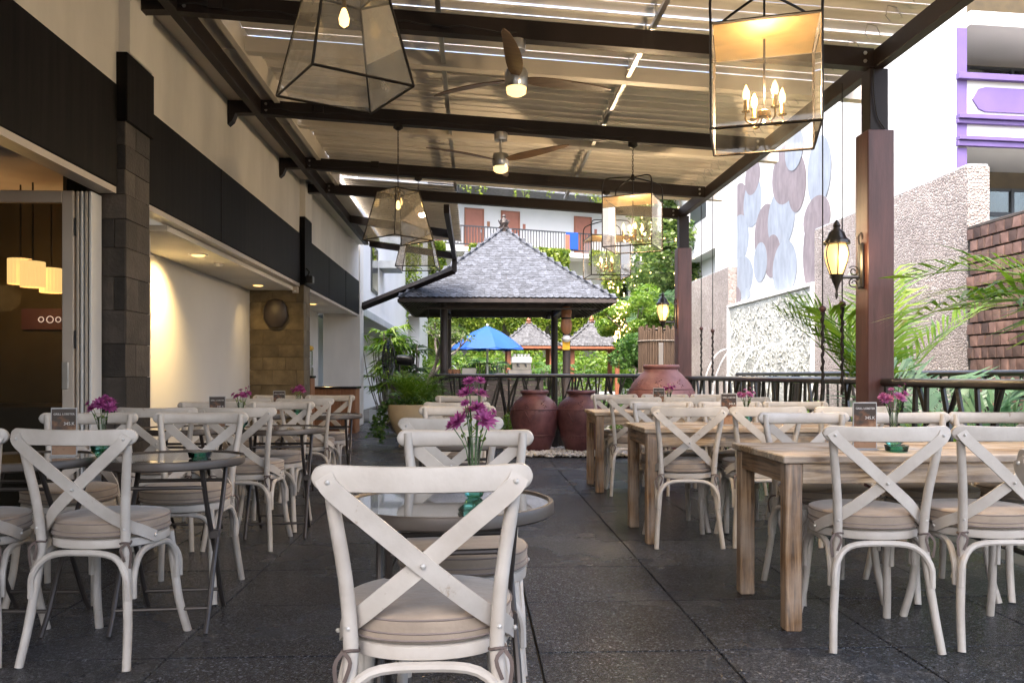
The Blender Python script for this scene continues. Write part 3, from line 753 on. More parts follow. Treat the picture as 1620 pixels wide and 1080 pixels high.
# louvre slats: each tilted, shallow curved section
def slat_mesh(x0, x1, ch, tilt):
    m = MB(); sec = []
    for i in range(7):
        u = -1 + 2 * i / 6
        sec.append((u * ch / 2, 0.022 * (1 - u * u)))
    for i in range(6, -1, -1):
        u = -1 + 2 * i / 6
        sec.append((u * ch / 2, 0.022 * (1 - u * u) - 0.007))
    c, s = math.cos(tilt), math.sin(tilt)
    pts = [(y * c - z * s, y * s + z * c) for y, z in sec]
    n = len(pts); vs = []
    for x in (x0, x1): vs += [(x, y, z + zb(x) + 0.30) for y, z in pts]
    fs = [(i, (i + 1) % n, n + (i + 1) % n, n + i) for i in range(n)] + [tuple(range(n))[::-1], tuple(range(n, 2 * n))]
    return m.add(vs, fs).mesh('louvre_slat', M['blade'], True, 60)
SP = 0.17
sl1 = slat_mesh(-1.93, 3.30, 0.184, R(6.6)); sl2 = slat_mesh(-1.93, 3.27, 0.188, R(1.0)); sl3 = slat_mesh(-1.93, 3.32, 0.188, R(4.0))
y = -1.15; k = 0
while y < 12.0:
    link('louvre_slat', sl1 if y < 7.1 and k % 4 != 1 else (sl3 if k % 2 else sl2), roof, (random.uniform(-.015, .015), y, random.uniform(-0.005, 0.005)))
    y += SP; k += 1
# link bars with brackets
for (x, dz) in ((-0.26, 0.0), (1.32, 0.0)):
    bar = MB().box(x - 0.018, x + 0.018, -1.1, 11.9, zb(x) + 0.165, zb(x) + 0.20).build('link_bar', M['alu'], roof, False)
    br = MB()
    for i in range(38): br.box(x - 0.03, x - 0.022, -1.0 + i * 0.34, -0.97 + i * 0.34, zb(x) + 0.17, zb(x) + 0.27)
    br.build('link_bracket', M['alu'], bar, False)
# wire clips along the right edge
wr = MB()
for i in range(26):
    yy = 4.0 + i * 0.30
    wr.tube([(2.93, yy, 3.52), (2.90 + random.uniform(-.02, .02), yy + 0.03, 3.60), (2.86, yy + 0.06, 3.63), (2.84, yy + 0.05, 3.55), (2.86, yy + 0.02, 3.50)], 0.004, 4)
tag(wr.build('wire_clip', M['alu'], roof), kind='stuff')
# columns under the right edge: thick maroon lower post, thinner dark upper post
def column(y, chip):
    c = MB().box(2.91, 3.11, y - 0.1, y + 0.1, 0, 2.89, 0.006).build('timber_column', M['redwood'], roof, False)
    MB().box(2.94, 3.08, y - 0.07, y + 0.07, 2.89, 3.354, 0.004).build('upper_post', M['darkbeam'], c, False)
    MB().box(2.86, 3.16, y - 0.15, y + 0.15, 0.0, 0.10, 0.01).build('column_foot', M['darkbeam'], c, False)
column(6.05, 1); column(11.72, 0)
# cable tacked to the upper post of the near column
MB().tube(bez([(2.965, 5.97, 3.34), (2.96, 5.965, 3.2), (2.985, 5.965, 3.0), (3.03, 5.965, 2.92), (3.06, 5.965, 2.88)], 12), 0.006, 5).build('cable', M['ropeblack'], roof)
# narrow extension of the roof beside the wall
XE = -0.40
MB().box(XE - 0.04, XE + 0.04, 11.96, 17.0, 3.42, 3.55, 0.004).build('edge_beam', M['darkbeam'], roof, False)
for y in (14.2, 16.8):
    MB().add([(x, yy, 3.44 + (0.235 if x < -1 else 0) + z) for x in (-2.12, XE - 0.04) for yy in (y - 0.05, y + 0.05) for z in (0, 0.13)],
             [(0, 1, 3, 2), (4, 6, 7, 5), (0, 4, 5, 1), (2, 3, 7, 6), (0, 2, 6, 4), (1, 5, 7, 3)]).build('cross_beam', M['darkbeam'], roof, False)
MB().box(XE - 0.05, XE + 0.05, 16.75, 16.85, 3.18, 3.44).build('strut_post', M['darkbeam'], roof, False)
a, b = Vector((XE, 16.8, 3.22)), Vector((-2.415, 17.9, 2.55))
MB().tube([a, b], 0.085, 4).build('brace', M['darkbeam'], roof, False)
sl4 = slat_mesh(-1.93, XE + 0.14, 0.19, R(2.2))
y = 12.1
while y < 17.0:
    link('louvre_slat', sl4, roof, (0, y, -0.03)); y += SP
MB().box(-2.20, -1.93, 11.96, 17.0, 3.822, 3.855).build('gutter_panel', M['cream'], roof, False)

# ================================================================== IRON RAILINGS LIKE TANGLED BRANCHES
def railing(name, label, p0, p1, h, n, posts, seed, simple=False, amp=1.0):
    """p0,p1 ground points; local x runs along the rail"""
    p0, p1 = Vector(p0), Vector(p1); L = (p1 - p0).length; rz = math.atan2(p1.y - p0.y, p1.x - p0.x)
    t = thing(name, label, 'railing', p0, rz, None)
    MB().tube([(0, 0, h), (L, 0, h)], 0.031, 12).build('top_rail', M['iron'], t)
    MB().tube([(0, 0, 0.10), (L, 0, 0.10)], 0.018, 8).build('bottom_rail', M['iron'], t)
    for s in posts: MB().tube([(s, 0, 0), (s, 0, h)], 0.03, 10).build('post', M['iron'], t)
    rs = random.Random(seed)
    for i in range(n):
        s = (i + 0.5) / n * L + rs.uniform(-0.03, 0.03)
        lean = rs.choice((-1, 1)) * rs.uniform(0.10, 0.26) * amp
        if simple: lean = rs.choice((1, 1, 1, -1)) * rs.uniform(0.04, 0.22)
        b = min(L - 0.03, max(0.03, s + lean)); zc = rs.uniform(0.35, 0.65)
        bow = rs.uniform(-0.08, 0.08)
        pts = [(s, 0, 0.10), (s + lean * 0.15 + bow, rs.uniform(-.015, .015), 0.32), (s + lean * 0.55 - bow, rs.uniform(-.015, .015), zc + 0.08), (b, 0, h - 0.01)]
        r0 = rs.uniform(0.020, 0.027) if simple else rs.uniform(0.017, 0.025)
        br = MB().tube(bez(pts, 12), [r0 * (1.0 - 0.25 * k / 12) for k in range(13)][:len(bez(pts, 12))], 6).build('branch_bar', M['iron'], t)
        if rs.random() < (0.4 if simple else 0.85):   # a fork off the bar
            q = Vector(bez(pts, 12)[6]); e = min(L - 0.02, max(0.02, q.x - lean * rs.uniform(0.6, 1.4) - rs.choice((-1, 1)) * 0.08))
            MB().tube(bez([q, (q.x + (e - q.x) * 0.4, 0.01, q.z + 0.13), (e, 0, h - 0.015)], 8), r0 * 0.7, 6).build('fork', M['iron'], br)
    return t
railing('iron_railing', 'black iron railing of tangled branches across the terrace end behind the clay jars', (-0.60, 12.6, 0), (3.00, 12.6, 0), 1.06, 30, (0.0, 1.85, 3.6), 4)
railing('iron_railing', 'black iron branch railing along the right terrace edge before the near column', (3.02, 2.2, 0), (3.02, 5.93, 0), 1.02, 19, (0.02, 1.9), 5, True)
railing('iron_railing', 'black iron branch railing between the two maroon columns', (3.02, 6.17, 0), (3.02, 11.60, 0), 1.03, 28, (2.7,), 6, True)
railing('iron_railing', 'far black iron railing beyond the right planting in front of the fountain', (4.7, 6.6, 0), (4.7, 14.5, 0), 1.09, 30, (0.0, 2.6, 5.2, 7.9), 7, True)
# ================================================================== CROSS-BACK CHAIR
def make_chair():
    t = thing('cross_back_chair', 'white cross-back chair', 'chair', (0, 0, 0), 0, 'white cross-back chairs')
    cp = M['chair']
    for s in (-1, 1):
        pts = bez([(s * .207, -.262, 0), (s * .192, -.226, .16), (s * .170, -.198, .38), (s * .166, -.196, .47), (s * .176, -.214, .62), (s * .199, -.242, .79), (s * .205, -.249, .868)], 24)
        m = MB().tube(pts, [.0175 - .0025 * abs(2 * i / (len(pts) - 1) - 1) for i in range(len(pts))], 12)
        m.build('rear_leg', cp, t)
    for s in (-1, 1):
        pts = bez([(s * .160, .140, .435), (s * .170, .160, .28), (s * .180, .180, .14), (s * .196, .222, 0)], 12)
        MB().tube(pts, .0165, 12).build('front_leg', cp, t)
    # top rail: bowed board, flat back, rounded front and ends
    m = MB(); n = 26; sec = 12; rows = []
    ue = [.87, .90, .925, .95, .97, .985, .996, 1.0]; us = [-q for q in ue[::-1]] + [-.87 + 1.74 * q / 14 for q in range(1, 14)] + ue; n = len(us) - 1
    for u in us:
        x = u * .243
        e = max(0.0, (abs(u) - .87) / .13); hh = .031 * math.sqrt(max(0.015, 1 - e * e)) * (1.0 - 0.06 * (1 - u * u))
        yc = -.283 + .030 * u * u; zc = .846 + .004 * u * u
        ring = []
        for k in range(sec):
            a = 2 * math.pi * k / sec; cz, sy = math.sin(a), math.cos(a)
            th = .017 if sy > 0 else .007
            pz = math.copysign(abs(cz) ** .6, cz); py = math.copysign(abs(sy) ** (.85 if sy > 0 else .35), sy)
            ring.append((x, yc + py * th * (0.55 + .45 * (hh / .031)), zc + pz * hh))
        rows.append(ring)
    vs = [p for r_ in rows for p in r_]
    fs = [(i * sec + k, i * sec + (k + 1) % sec, (i + 1) * sec + (k + 1) % sec, (i + 1) * sec + k) for i in range(n) for k in range(sec)]
    fs += [tuple(range(sec))[::-1], tuple(n * sec + k for k in range(sec))]
    rail = m.add(vs, fs).build('top_rail', cp, t, sharp=50)
    # two crossed bent straps, each running on past the post to the seat side
    for s in (-1, 1):
        o = .0042 * s
        ctrl = [(s * .214, -.270, .853), (s * .192, -.277 + o * .3, .822), (s * .10, -.268 + o, .742), (0, -.252 + o, .655), (-s * .095, -.224 + o, .573), (-s * .158, -.170, .513), (-s * .190, -.122, .484), (-s * .208, -.06, .452)]
        nr = [(0, -1, 0)] * 4 + [(-s * .1, -1, 0), (-s * .55, -.8, 0), (-s * .85, -.5, .1), (-s * 1, -.25, .1)]
        pts = bez(ctrl, 28); k = len(pts)
        nn = []
        for i in range(k):
            f = i / (k - 1) * (len(nr) - 1); a = min(len(nr) - 2, int(f)); nn.append(Vector(nr[a]).lerp(Vector(nr[a + 1]), f - a))
        MB().strap(pts, nn, .043, .0075).build('cross_strap', cp, t)
    for (x, y, z, nx, ny) in ((-.205, -.280, .842, 0, -1), (.205, -.280, .842, 0, -1), (0, -.266, .655, 0, -1), (-.170, -.214, .505, 0, -1), (.170, -.214, .505, 0, -1), (-.214, -.07, .458, -1, 0), (.214, -.07, .458, 1, 0)):
        MB().ball((x, y, z), .0062, 8, 5).build('bolt', M['bolt'], t)
    # seat hoop, braces
    def hoop(rx, ry, z): return [(rx * math.copysign(abs(math.cos(a)) ** .9, math.cos(a)), ry * math.copysign(abs(math.sin(a)) ** .9, math.sin(a)) - .005, z) for a in [2 * math.pi * k / 36 for k in range(36)]]
    def stack(levels):
        vs = []; n = 36
        for (rx, ry, z) in levels: vs += hoop(rx, ry, z)
        k = len(levels)
        fs = [(i * n + j, i * n + (j + 1) % n, (i + 1) * n + (j + 1) % n, (i + 1) * n + j) for i in range(k - 1) for j in range(n)]
        fs += [tuple(range(n))[::-1], tuple((k - 1) * n + j for j in range(n))]
        return MB().add(vs, fs)
    stack([(.196, .192, .424), (.204, .20, .428), (.206, .202, .442), (.204, .20, .457), (.197, .193, .460)]).build('seat_frame', cp, t, sharp=50)
    for (pa, pb) in (((-.188, -.222), (.188, -.222)), ((-.186, .172), (.186, .172)), ((-.192, -.19), (-.184, .15)), ((.192, -.19), (.184, .15))):
        a, b = Vector((*pa, .245)), Vector((*pb, .245)); inn = 0.80
        c = [a, a.lerp(b, .02) + Vector((0, 0, .09)), a.lerp(b, .16) + Vector((0, 0, .155)), a.lerp(b, .5) + Vector((0, 0, .168)), a.lerp(b, .84) + Vector((0, 0, .155)), a.lerp(b, .98) + Vector((0, 0, .09)), b]
        c = [Vector((p.x * (0.97 if 1 < i < 5 else 1), p.y * (.92 if 1 < i < 5 else 1), p.z)) for i, p in enumerate(c)]
        MB().tube(bez(c, 24), .0125, 8).build('arched_brace', cp, t)
    cu = stack([(.185, .182, .461), (.203, .20, .465), (.2095, .2065, .474), (.206, .203, .488), (.2085, .2055, .500), (.2085, .2055, .516), (.205, .202, .524), (.193, .19, .529), (.12, .118, .533), (.04, .04, .534)]).build('seat_cushion', M['cushion'], t, sharp=60)
    for z, q in ((.4735, 1.007), (.488, .99), (.519, 0.999)):
        MB().tube([(p[0] * q, p[1] * q, p[2]) for p in hoop(.2085, .2055, z)] + [(hoop(.2085, .2055, z)[0][0] * q, hoop(.2085, .2055, z)[0][1] * q, z)], .0028, 5, False).build('piping', M['piping'], cu)
    for s in (-1, 1):   # ribbon ties round the posts
        m = MB(); c = Vector((s * .167, -.196, .452))
        m.tube([(c.x + .019 * math.cos(a * .6283), c.y + .019 * math.sin(a * .6283), c.z + .004 * math.sin(a)) for a in range(11)], .0042, 5, False)
        m.strap(bez([(c.x + s * .015, c.y - .015, c.z), (c.x + s * .032, c.y - .022, c.z - .03), (c.x + s * .026, c.y - .02, c.z - .09)], 6), [(0, -1, .2)] * 7, .009, .002)
        m.strap(bez([(c.x + s * .012, c.y - .018, c.z), (c.x - s * .004, c.y - .03, c.z - .02), (c.x + s * .010, c.y - .026, c.z - .065)], 6), [(0, -1, .2)] * 7, .009, .002)
        m.build('cushion_tie', M['tie'], cu)
    return t
CH = make_chair()
def chair(x, y, rz, label): return place(CH, (x, y, 0), R(rz), label)
PI180 = 180
# centre file, near to far
chair(-.115, 2.075, 0.5, 'white cross-back chair nearest the camera, its back filling the picture foreground')
chair(-.035, 2.68, 179, 'white chair facing the camera behind the nearest centre round table')
chair(-.115, 4.06, 2, 'white chair with its back turned at the second centre round table')
chair(-.10, 4.93, 181, 'white chair facing the camera at the second centre round table')
chair(-.12, 6.20, -1, 'white chair with its back turned at the farthest centre round table')
chair(-.125, 7.53, 180, 'white chair facing the camera at the farthest centre round table')
# left rows
RO = ('nearest', 'middle', 'farthest')
for k, (yn, yf) in enumerate(((3.33, 4.12), (5.33, 5.89), (7.25, 7.86))):
    for j, (x, side) in enumerate(((-1.43, 'aisle'), (-1.98 if k == 0 else -1.93, 'wall'))):
        chair(x, yn, (-6, 4)[j] + random.uniform(-3, 3) if k == 0 else random.uniform(-4, 4), f'white chair, back turned, on the {side} side of the {RO[k]} left table row')
        chair(x + (.01 if j == 0 else 0), yf, 180 + random.uniform(-5, 5), f'white chair facing the camera on the {side} side of the {RO[k]} left table row')
# right rows
for k, (yn, yf, xn, xf) in enumerate(((3.36, 3.98, (1.615, 2.105), (1.725, 2.27, 2.74)), (5.28, 5.74, (1.34, 1.83, 2.35), (1.39, 1.90, 2.37)), (7.48, 8.05, (1.43, 1.91, 2.40), (1.43, 1.94, 2.45)))):
    nm = ('left end', 'middle', 'railing end')
    for j, x in enumerate(xn): chair(x, yn, random.uniform(-3, 3) - (2 if k == 0 else 0), f'white chair, back turned, {nm[j]} seat of the {RO[k]} long timber table')
    for j, x in enumerate(xf): chair(x, yf, 180 + random.uniform(-3, 3), f'white chair facing the camera, {nm[j]} seat of the {RO[k]} long timber table')
chair(1.715, 1.90, -90, 'white chair almost out of the picture, only its rail end showing at the right edge')

# ================================================================== FOLDING ROUND GLASS TABLES
def make_round():
    t = thing('round_table', 'round glass table', 'table', (0, 0, 0), 0, 'round folding glass tables')
    MB().lathe([(.268, .686), (.292, .684), (.300, .690), (.301, .716), (.297, .722), (.288, .722), (.284, .716), (.268, .713)], 56).build('table_rim', M['rim'], t, sharp=50)
    MB().lathe([(.001, .712), (.284, .712), (.285, .7165), (.001, .7165)], 56).build('glass_top', M['tabletop'], t)
    for s in (-1, 1):
        for (ya, yb) in ((.17, -.215), (-.17, .215)):
            x = s * (.19 if ya > 0 else .165)
            pts = bez([(x, ya, .685), (x, ya * .45, .50), (x, yb * .30, .28), (x, yb * .72, .10), (x, yb, .008)], 16)
            MB().tube(pts, .0105, 8).build('table_leg', M['tube'], t)
    for (y, z, x) in ((-.155, .10, .19), (.155, .10, .165), (.13, .60, .19), (-.13, .60, .165)):
        MB().tube([(-x, y, z), (x, y, z)], .0085, 8).build('cross_bar', M['tube'], t)
    for s in (-1, 1): MB().box(s * .178 - .02, s * .178 + .02, -.02, .02, .36, .40, .004).build('pivot', M['tube'], t)
    return t
RT = make_round()
def rtable(x, y, rz, label): return place(RT, (x, y, 0), R(rz), label)
rtable(-.075, 2.33, 6, 'round smoked glass table behind the nearest chair in the centre')
rtable(-.10, 4.49, 3, 'round smoked glass table second in the centre file')
rtable(-.11, 6.85, 0, 'round smoked glass table farthest in the centre file')
for k, y in enumerate((3.64, 5.62, 7.48)):
    rtable(-1.31, y, 4, f'round smoked glass table on the aisle side of the {RO[k]} left row')
    rtable(-1.935, y, -3, f'round smoked glass table on the wall side of the {RO[k]} left row')

# ================================================================== LONG TIMBER TABLES
def timber_table(x0, x1, y0, y1, label):
    L, D, h = x1 - x0, y1 - y0, .738
    t = thing('timber_table', label, 'table', (x0, y0, 0), 0, 'long washed timber tables')
    pw = D / 4
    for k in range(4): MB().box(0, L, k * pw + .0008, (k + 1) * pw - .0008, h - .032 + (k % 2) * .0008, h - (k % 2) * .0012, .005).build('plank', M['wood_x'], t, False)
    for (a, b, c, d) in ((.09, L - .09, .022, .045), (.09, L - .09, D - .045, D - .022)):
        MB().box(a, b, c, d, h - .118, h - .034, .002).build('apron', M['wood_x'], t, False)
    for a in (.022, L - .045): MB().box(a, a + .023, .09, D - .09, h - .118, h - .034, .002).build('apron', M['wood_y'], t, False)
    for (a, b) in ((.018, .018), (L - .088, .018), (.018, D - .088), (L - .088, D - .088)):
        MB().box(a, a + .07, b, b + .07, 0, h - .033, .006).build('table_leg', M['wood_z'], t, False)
    return t
timber_table(1.285, 2.88, 3.36, 4.05, 'long washed timber table nearest on the right')
timber_table(1.075, 2.80, 5.14, 5.83, 'long washed timber table in the middle of the right row')
timber_table(1.095, 2.82, 7.43, 8.12, 'long washed timber table farthest on the right near the clay jars')

# ================================================================== VASES WITH MAGENTA FLOWERS, MENU STANDS
def flower(mb, c, r, up, rs):
    c = Vector(c); up = Vector(up).normalized(); a = up.cross(Vector((.3, .9, .1))).normalized(); b = up.cross(a)
    for ring, (n, el, L) in enumerate(((13, .15, 1.0), (11, .55, .85), (8, 1.0, .6))):
        for k in range(n):
            th = 2 * math.pi * (k + .5 * ring) / n + rs.uniform(-.12, .12)
            d = (a * math.cos(th) + b * math.sin(th)) * math.cos(el) + up * math.sin(el)
            s = up.cross(d).normalized(); l = r * L * rs.uniform(.85, 1.1)
            mb.add([c, c + d * l * .55 + s * r * .16, c + d * l, c + d * l * .55 - s * r * .16], [(0, 1, 2, 3)])
def bouquet(x, y, z, label, kind, seed, sc=1.0):
    rs = random.Random(seed)
    t = thing('flower_vase', label, 'vase', (x, y, z), 0, 'glass vases with magenta flowers')
    bulb = [(.017, 0), (.024, .004), (.030, .018), (.040, .026), (.0475, .034), (.044, .040), (.048, .046), (.0465, .052), (.034, .064), (.019, .075)]
    MB().lathe([(r * sc, q * sc) for r, q in bulb], 28).build('green_base', M['vase'], t)
    MB().lathe([(.0185 * sc, .074 * sc), (.0165 * sc, .10 * sc), (.0175 * sc, .14 * sc), (.021 * sc, .178 * sc)], 20).build('glass_neck', M['clear'], t)
    st = MB(); fl = MB(); lv = MB()
    heads = {'tall': [(-.045, -.015, .222, .046), (.030, -.025, .228, .052), (-.012, .015, .250, .036), (.010, -.005, .262, .040), (-.022, 0, .305, .038), (.018, .006, .302, .036), (-.014, -.005, .338, .028), (.016, 0, .340, .026), (.056, 0, .250, .018), (-.026, -.012, .275, .022), (-.066, 0, .212, .03)],
             'round': [(-.035, -.01, .215, .045), (.035, -.012, .218, .046), (0, -.025, .232, .048), (-.012, .02, .245, .042), (.024, .02, .242, .042), (-.06, 0, .232, .028), (.012, 0, .262, .022)],
             'wild': [(-.026, 0, .212, .042), (.018, -.015, .222, .044), (.05, 0, .235, .034), (-.05, 0, .225, .03), (-.005, .01, .255, .022), (.03, .01, .268, .015), (.05, 0, .28, .01)]}[kind]
    for (hx, hy, hz, r) in heads:
        hx, hy, hz, r = hx * sc, hy * sc, hz * sc, r * sc
        st.tube(bez([(hx * .15, hy * .15, .03 * sc), (hx * .35, hy * .3, .14 * sc), (hx, hy, hz)], 6), .0017 * sc, 4)
        flower(fl, (hx, hy, hz), r * .86, (hx * 5, hy * 5 - .12, .25), rs)
        for q in range(2):
            a = rs.uniform(0, 6.28); zz = rs.uniform(.15, .22) * sc; d = Vector((math.cos(a), math.sin(a), .7)).normalized() * .03 * sc; o = Vector((hx * .5, hy * .5, zz)); s = d.cross(Vector((0, 0, 1))).normalized() * .005 * sc
            lv.add([o, o + d * .5 + s, o + d, o + d * .5 - s], [(0, 1, 2, 3)])
    st.build('flower_stem', M['stem'], t); lv.build('leaf', M['leaf_bright'], t, False); fl.build('flower_head', M['petal_pale' if seed in (5, 6, 1) and kind == 'wild' else 'petal'], t, False)
TH, WH = .7165, .738
bouquet(.0, 2.40, TH, 'tall magenta flowers in a green glass vase on the nearest centre table', 'tall', 1, 1.0)
bouquet(-1.60, 3.62, TH, 'round bunch of magenta flowers on the nearest left tables beside the menu card', 'round', 2, 1.0)
bouquet(-1.565, 5.60, TH, 'wilting magenta flowers on the middle left tables', 'wild', 3, 1.0)
bouquet(-1.575, 7.47, TH, 'magenta flowers on the farthest left tables before the pillar', 'round', 4, 1.0)
bouquet(1.93, 3.70, WH, 'pale pink flowers in a green vase on the nearest timber table', 'wild', 5, 1.05)
bouquet(1.84, 5.48, WH, 'pink flowers in a vase on the middle timber table', 'wild', 6, .92)
bouquet(1.86, 7.77, WH, 'pointed pink flowers on the farthest timber table', 'wild', 7, .95)

def textmesh(s, size, mat, ext=.0006):
    c = bpy.data.curves.new('print', 'FONT'); c.body = s; c.size = size; c.extrude = ext; c.align_x = 'RIGHT'; c.resolution_u = 2
    o = bpy.data.objects.new('print_tmp', c); COL.objects.link(o)
    dg = bpy.context.evaluated_depsgraph_get(); me = bpy.data.meshes.new_from_object(o.evaluated_get(dg))
    bpy.data.objects.remove(o); me.materials.clear(); me.materials.append(M[mat]); me.name = 'print'; return me
TX1 = textmesh('GRILL LOBSTER', .0125, 'cardtext'); TX2 = textmesh('345.K', .019, 'cardtext'); TX3 = textmesh('DELICIOUS', .014, 'cardblue')
def make_card():
    t = thing('menu_card', 'card', 'menu card', (0, 0, 0), 0, 'menu cards in clear stands')
    MB().box(-.053, .053, -.004, .004, .004, .214, .001).build('card_holder', M['cardframe'], t, False)
    c = MB().box(-.049, .049, -.0052, -.0042, .008, .209).build('printed_card', M['cardprint'], t, False)
    for me, z, x in ((TX1, .182, .044), (TX2, .138, .044), (TX3, .070, .034)):
        o = link('lettering', me, c, (x, -.0056, z)); o.rotation_euler = (R(90), 0, 0)
    MB().box(-.053, .053, -.03, .03, 0, .004, .001).build('stand_base', M['cardframe'], t, False)
    return t
CARD = make_card()
def card(x, y, z, rz, label): return place(CARD, (x, y, z), R(rz), label)
card(-1.80, 3.70, TH, 8, 'brown menu card on the nearest left tables beside magenta flowers')
card(-1.74, 5.66, TH, 10, 'brown menu card on the middle left tables')
card(-1.76, 7.52, TH, 5, 'brown menu card on the farthest left tables')
card(1.755, 3.62, WH, -4, 'menu card with seafood print standing on the nearest timber table')
card(1.70, 5.42, WH, -6, 'menu card standing on the middle timber table')
card(1.745, 7.70, WH, -4, 'menu card standing on the farthest timber table')
def paper(x, y, z, label):
    t = thing('glass_ashtray', label, 'ashtray', (x, y, z))
    MB().lathe([(.03, 0), (.045, .004), (.05, .026), (.046, .026), (.04, .009), (.001, .008)], 24).build('bowl', M['vase'], t)
    MB().lathe([(.046, .0262), (.051, .0262), (.051, .029), (.046, .029)], 24).build('bowl_rim', M['clear'], t)
paper(1.85, 3.52, WH, 'low green glass dish on the nearest timber table')
paper(-1.18, 3.60, TH, 'small amber glass dish on the aisle side nearest left table')
# ================================================================== GLASS PENDANT LANTERNS
def bar(mb, a, b, r=.0065): mb.tube([a, b], r, 4)
def lantern_frame(mb, bot, top):
    n = 4
    for i in range(4):
        bar(mb, bot[i], bot[(i + 1) % 4]); bar(mb, top[i], top[(i + 1) % 4]); bar(mb, bot[i], top[i])
def sq(s, z): return [Vector((x * s / 2, y * s / 2, z)) for x, y in ((-1, -1), (1, -1), (1, 1), (-1, 1))]
def chain(mb, z0, z1):
    z = z0; k = 0
    while z < z1 - .005:
        q = MB(); n = 10
        pts = [((.008 * math.cos(2 * math.pi * i / n)) * (1 if k % 2 else 0), (.008 * math.cos(2 * math.pi * i / n)) * (0 if k % 2 else 1), z + .017 + .018 * math.sin(2 * math.pi * i / n)) for i in range(n + 1)]
        mb.tube(pts, .003, 4, False); z += .028; k += 1
def taper_lantern(x, y, z, rz, label, pw):
    t = thing('glass_lantern', label, 'lantern', (x, y, z), R(rz), 'tapered glass lanterns')
    bot, top = sq(.50, 0), sq(.30, .49)
    f = MB(); lantern_frame(f, bot, top); f.build('lantern_frame', M['bronze'], t, False)
    for i in range(4):
        a, b, c, d = bot[i], bot[(i + 1) % 4], top[(i + 1) % 4], top[i]
        MB().add([a, b, c, d], [(0, 1, 2, 3)]).build('glass_pane', M['pane_amber'], t, False)
    MB().add(top, [(0, 1, 2, 3)]).build('top_pane', M['pane_amber'], t, False)
    MB().lathe([(.035, .485), (.035, .50), (.012, .515), (.012, .54)], 14).build('hub', M['bronze'], t)
    MB().tube([(0, 0, .485), (0, 0, .40)], .011, 8).build('socket', M['brass'], t)
    MB().lathe([(.006, .405), (.016, .385), (.026, .35), (.022, .322), (.001, .305)], 14).build('bulb', M['bulb'], t)
    zc = zb(x) - z
    m = MB(); chain(m, .53, zc - .03); m.build('chain', M['bronze'], t)
    MB().lathe([(.02, zc - .05), (.05, zc - .03), (.05, zc)], 14).build('ceiling_rose', M['bronze'], t)
    pl('lantern_light', (0, 0, .35), pw, (1, .72, .42), .018, t)
def box_lantern(x, y, z, rz, label, pw, s=.50, h=.50):
    t = thing('candle_lantern', label, 'lantern', (x, y, z), R(rz), 'square candle lanterns')
    bot, top = sq(s, 0), sq(s, h)
    f = MB(); lantern_frame(f, bot, top); f.build('lantern_frame', M['bronze'], t, False)
    for i in range(4): MB().add([bot[i], bot[(i + 1) % 4], top[(i + 1) % 4], top[i]], [(0, 1, 2, 3)]).build('glass_pane', M['pane'], t, False)
    MB().box(-s / 2 + .01, s / 2 - .01, -s / 2 + .01, s / 2 - .01, h - .006, h).build('brass_top', M['brass'], t, False)
    hz = h + .23
    for p in sq(s, h):
        MB().tube(bez([p, p + Vector((0, 0, .12)), p + Vector((-p.x * .12, -p.y * .12, .185)), Vector((p.x * .35, p.y * .35, hz - .012)), Vector((0, 0, hz))], 16), .007, 6).build('handle_arm', M['bronze'], t)
    MB().lathe([(.018, hz - .03), (.024, hz), (.012, hz + .03)], 12).build('hub', M['bronze'], t)
    MB().tube([(0, 0, hz), (0, 0, .12)], .006, 8).build('stem', M['bronze'], t)
    MB().lathe([(.012, .105), (.034, .11), (.034, .135), (.012, .145)], 14).build('candle_hub', M['brass'], t)
    for k in range(4):
        a = k * math.pi / 2 + .5; c, s_ = math.cos(a), math.sin(a); r = .10
        arm = MB().tube(bez([(.02 * c, .02 * s_, .115), (.055 * c, .055 * s_, .075), (r * c, r * s_, .085), (r * c, r * s_, .125)], 12), .005, 6).build('candle_arm', M['brass'], t)
        MB().lathe([(.020, .125), (.022, .130), (.012, .134), (.012, .185)], 12, (r * c, r * s_, 0)).build('candle_sleeve', M['brass'], arm)
        MB().lathe([(.009, .185), (.0165, .205), (.014, .228), (.002, .258)], 12, (r * c, r * s_, 0)).build('candle_bulb', M['bulb'], arm)
    pl('lantern_light', (0, 0, .23), pw, (1, .72, .42), .014, t)
    zc = zb(x) - z
    m = MB(); chain(m, hz + .02, zc - .03); m.build('chain', M['bronze'], t)
    MB().lathe([(.02, zc - .05), (.05, zc - .03), (.05, zc)], 14).build('ceiling_rose', M['bronze'], t)
taper_lantern(-.63, 4.02, 2.45, 31, 'largest tapered glass lantern hanging at upper left with glowing bulb', 40)
taper_lantern(-.765, 8.33, 2.43, 45, 'tapered glass lantern corner-on in the middle of the left lantern row', 34)
taper_lantern(-.71, 10.50, 2.43, -5, 'farthest tapered glass lantern of the left lantern row', 14)
box_lantern(1.44, 4.02, 2.245, -18.5, 'largest square candle lantern with four candle bulbs at upper right', 38)
box_lantern(1.62, 8.33, 2.36, -25, 'square candle lantern corner-on in the middle of the right lantern row', 34)
box_lantern(1.70, 10.50, 2.33, 4, 'farthest square candle lantern of the right lantern row', 14)

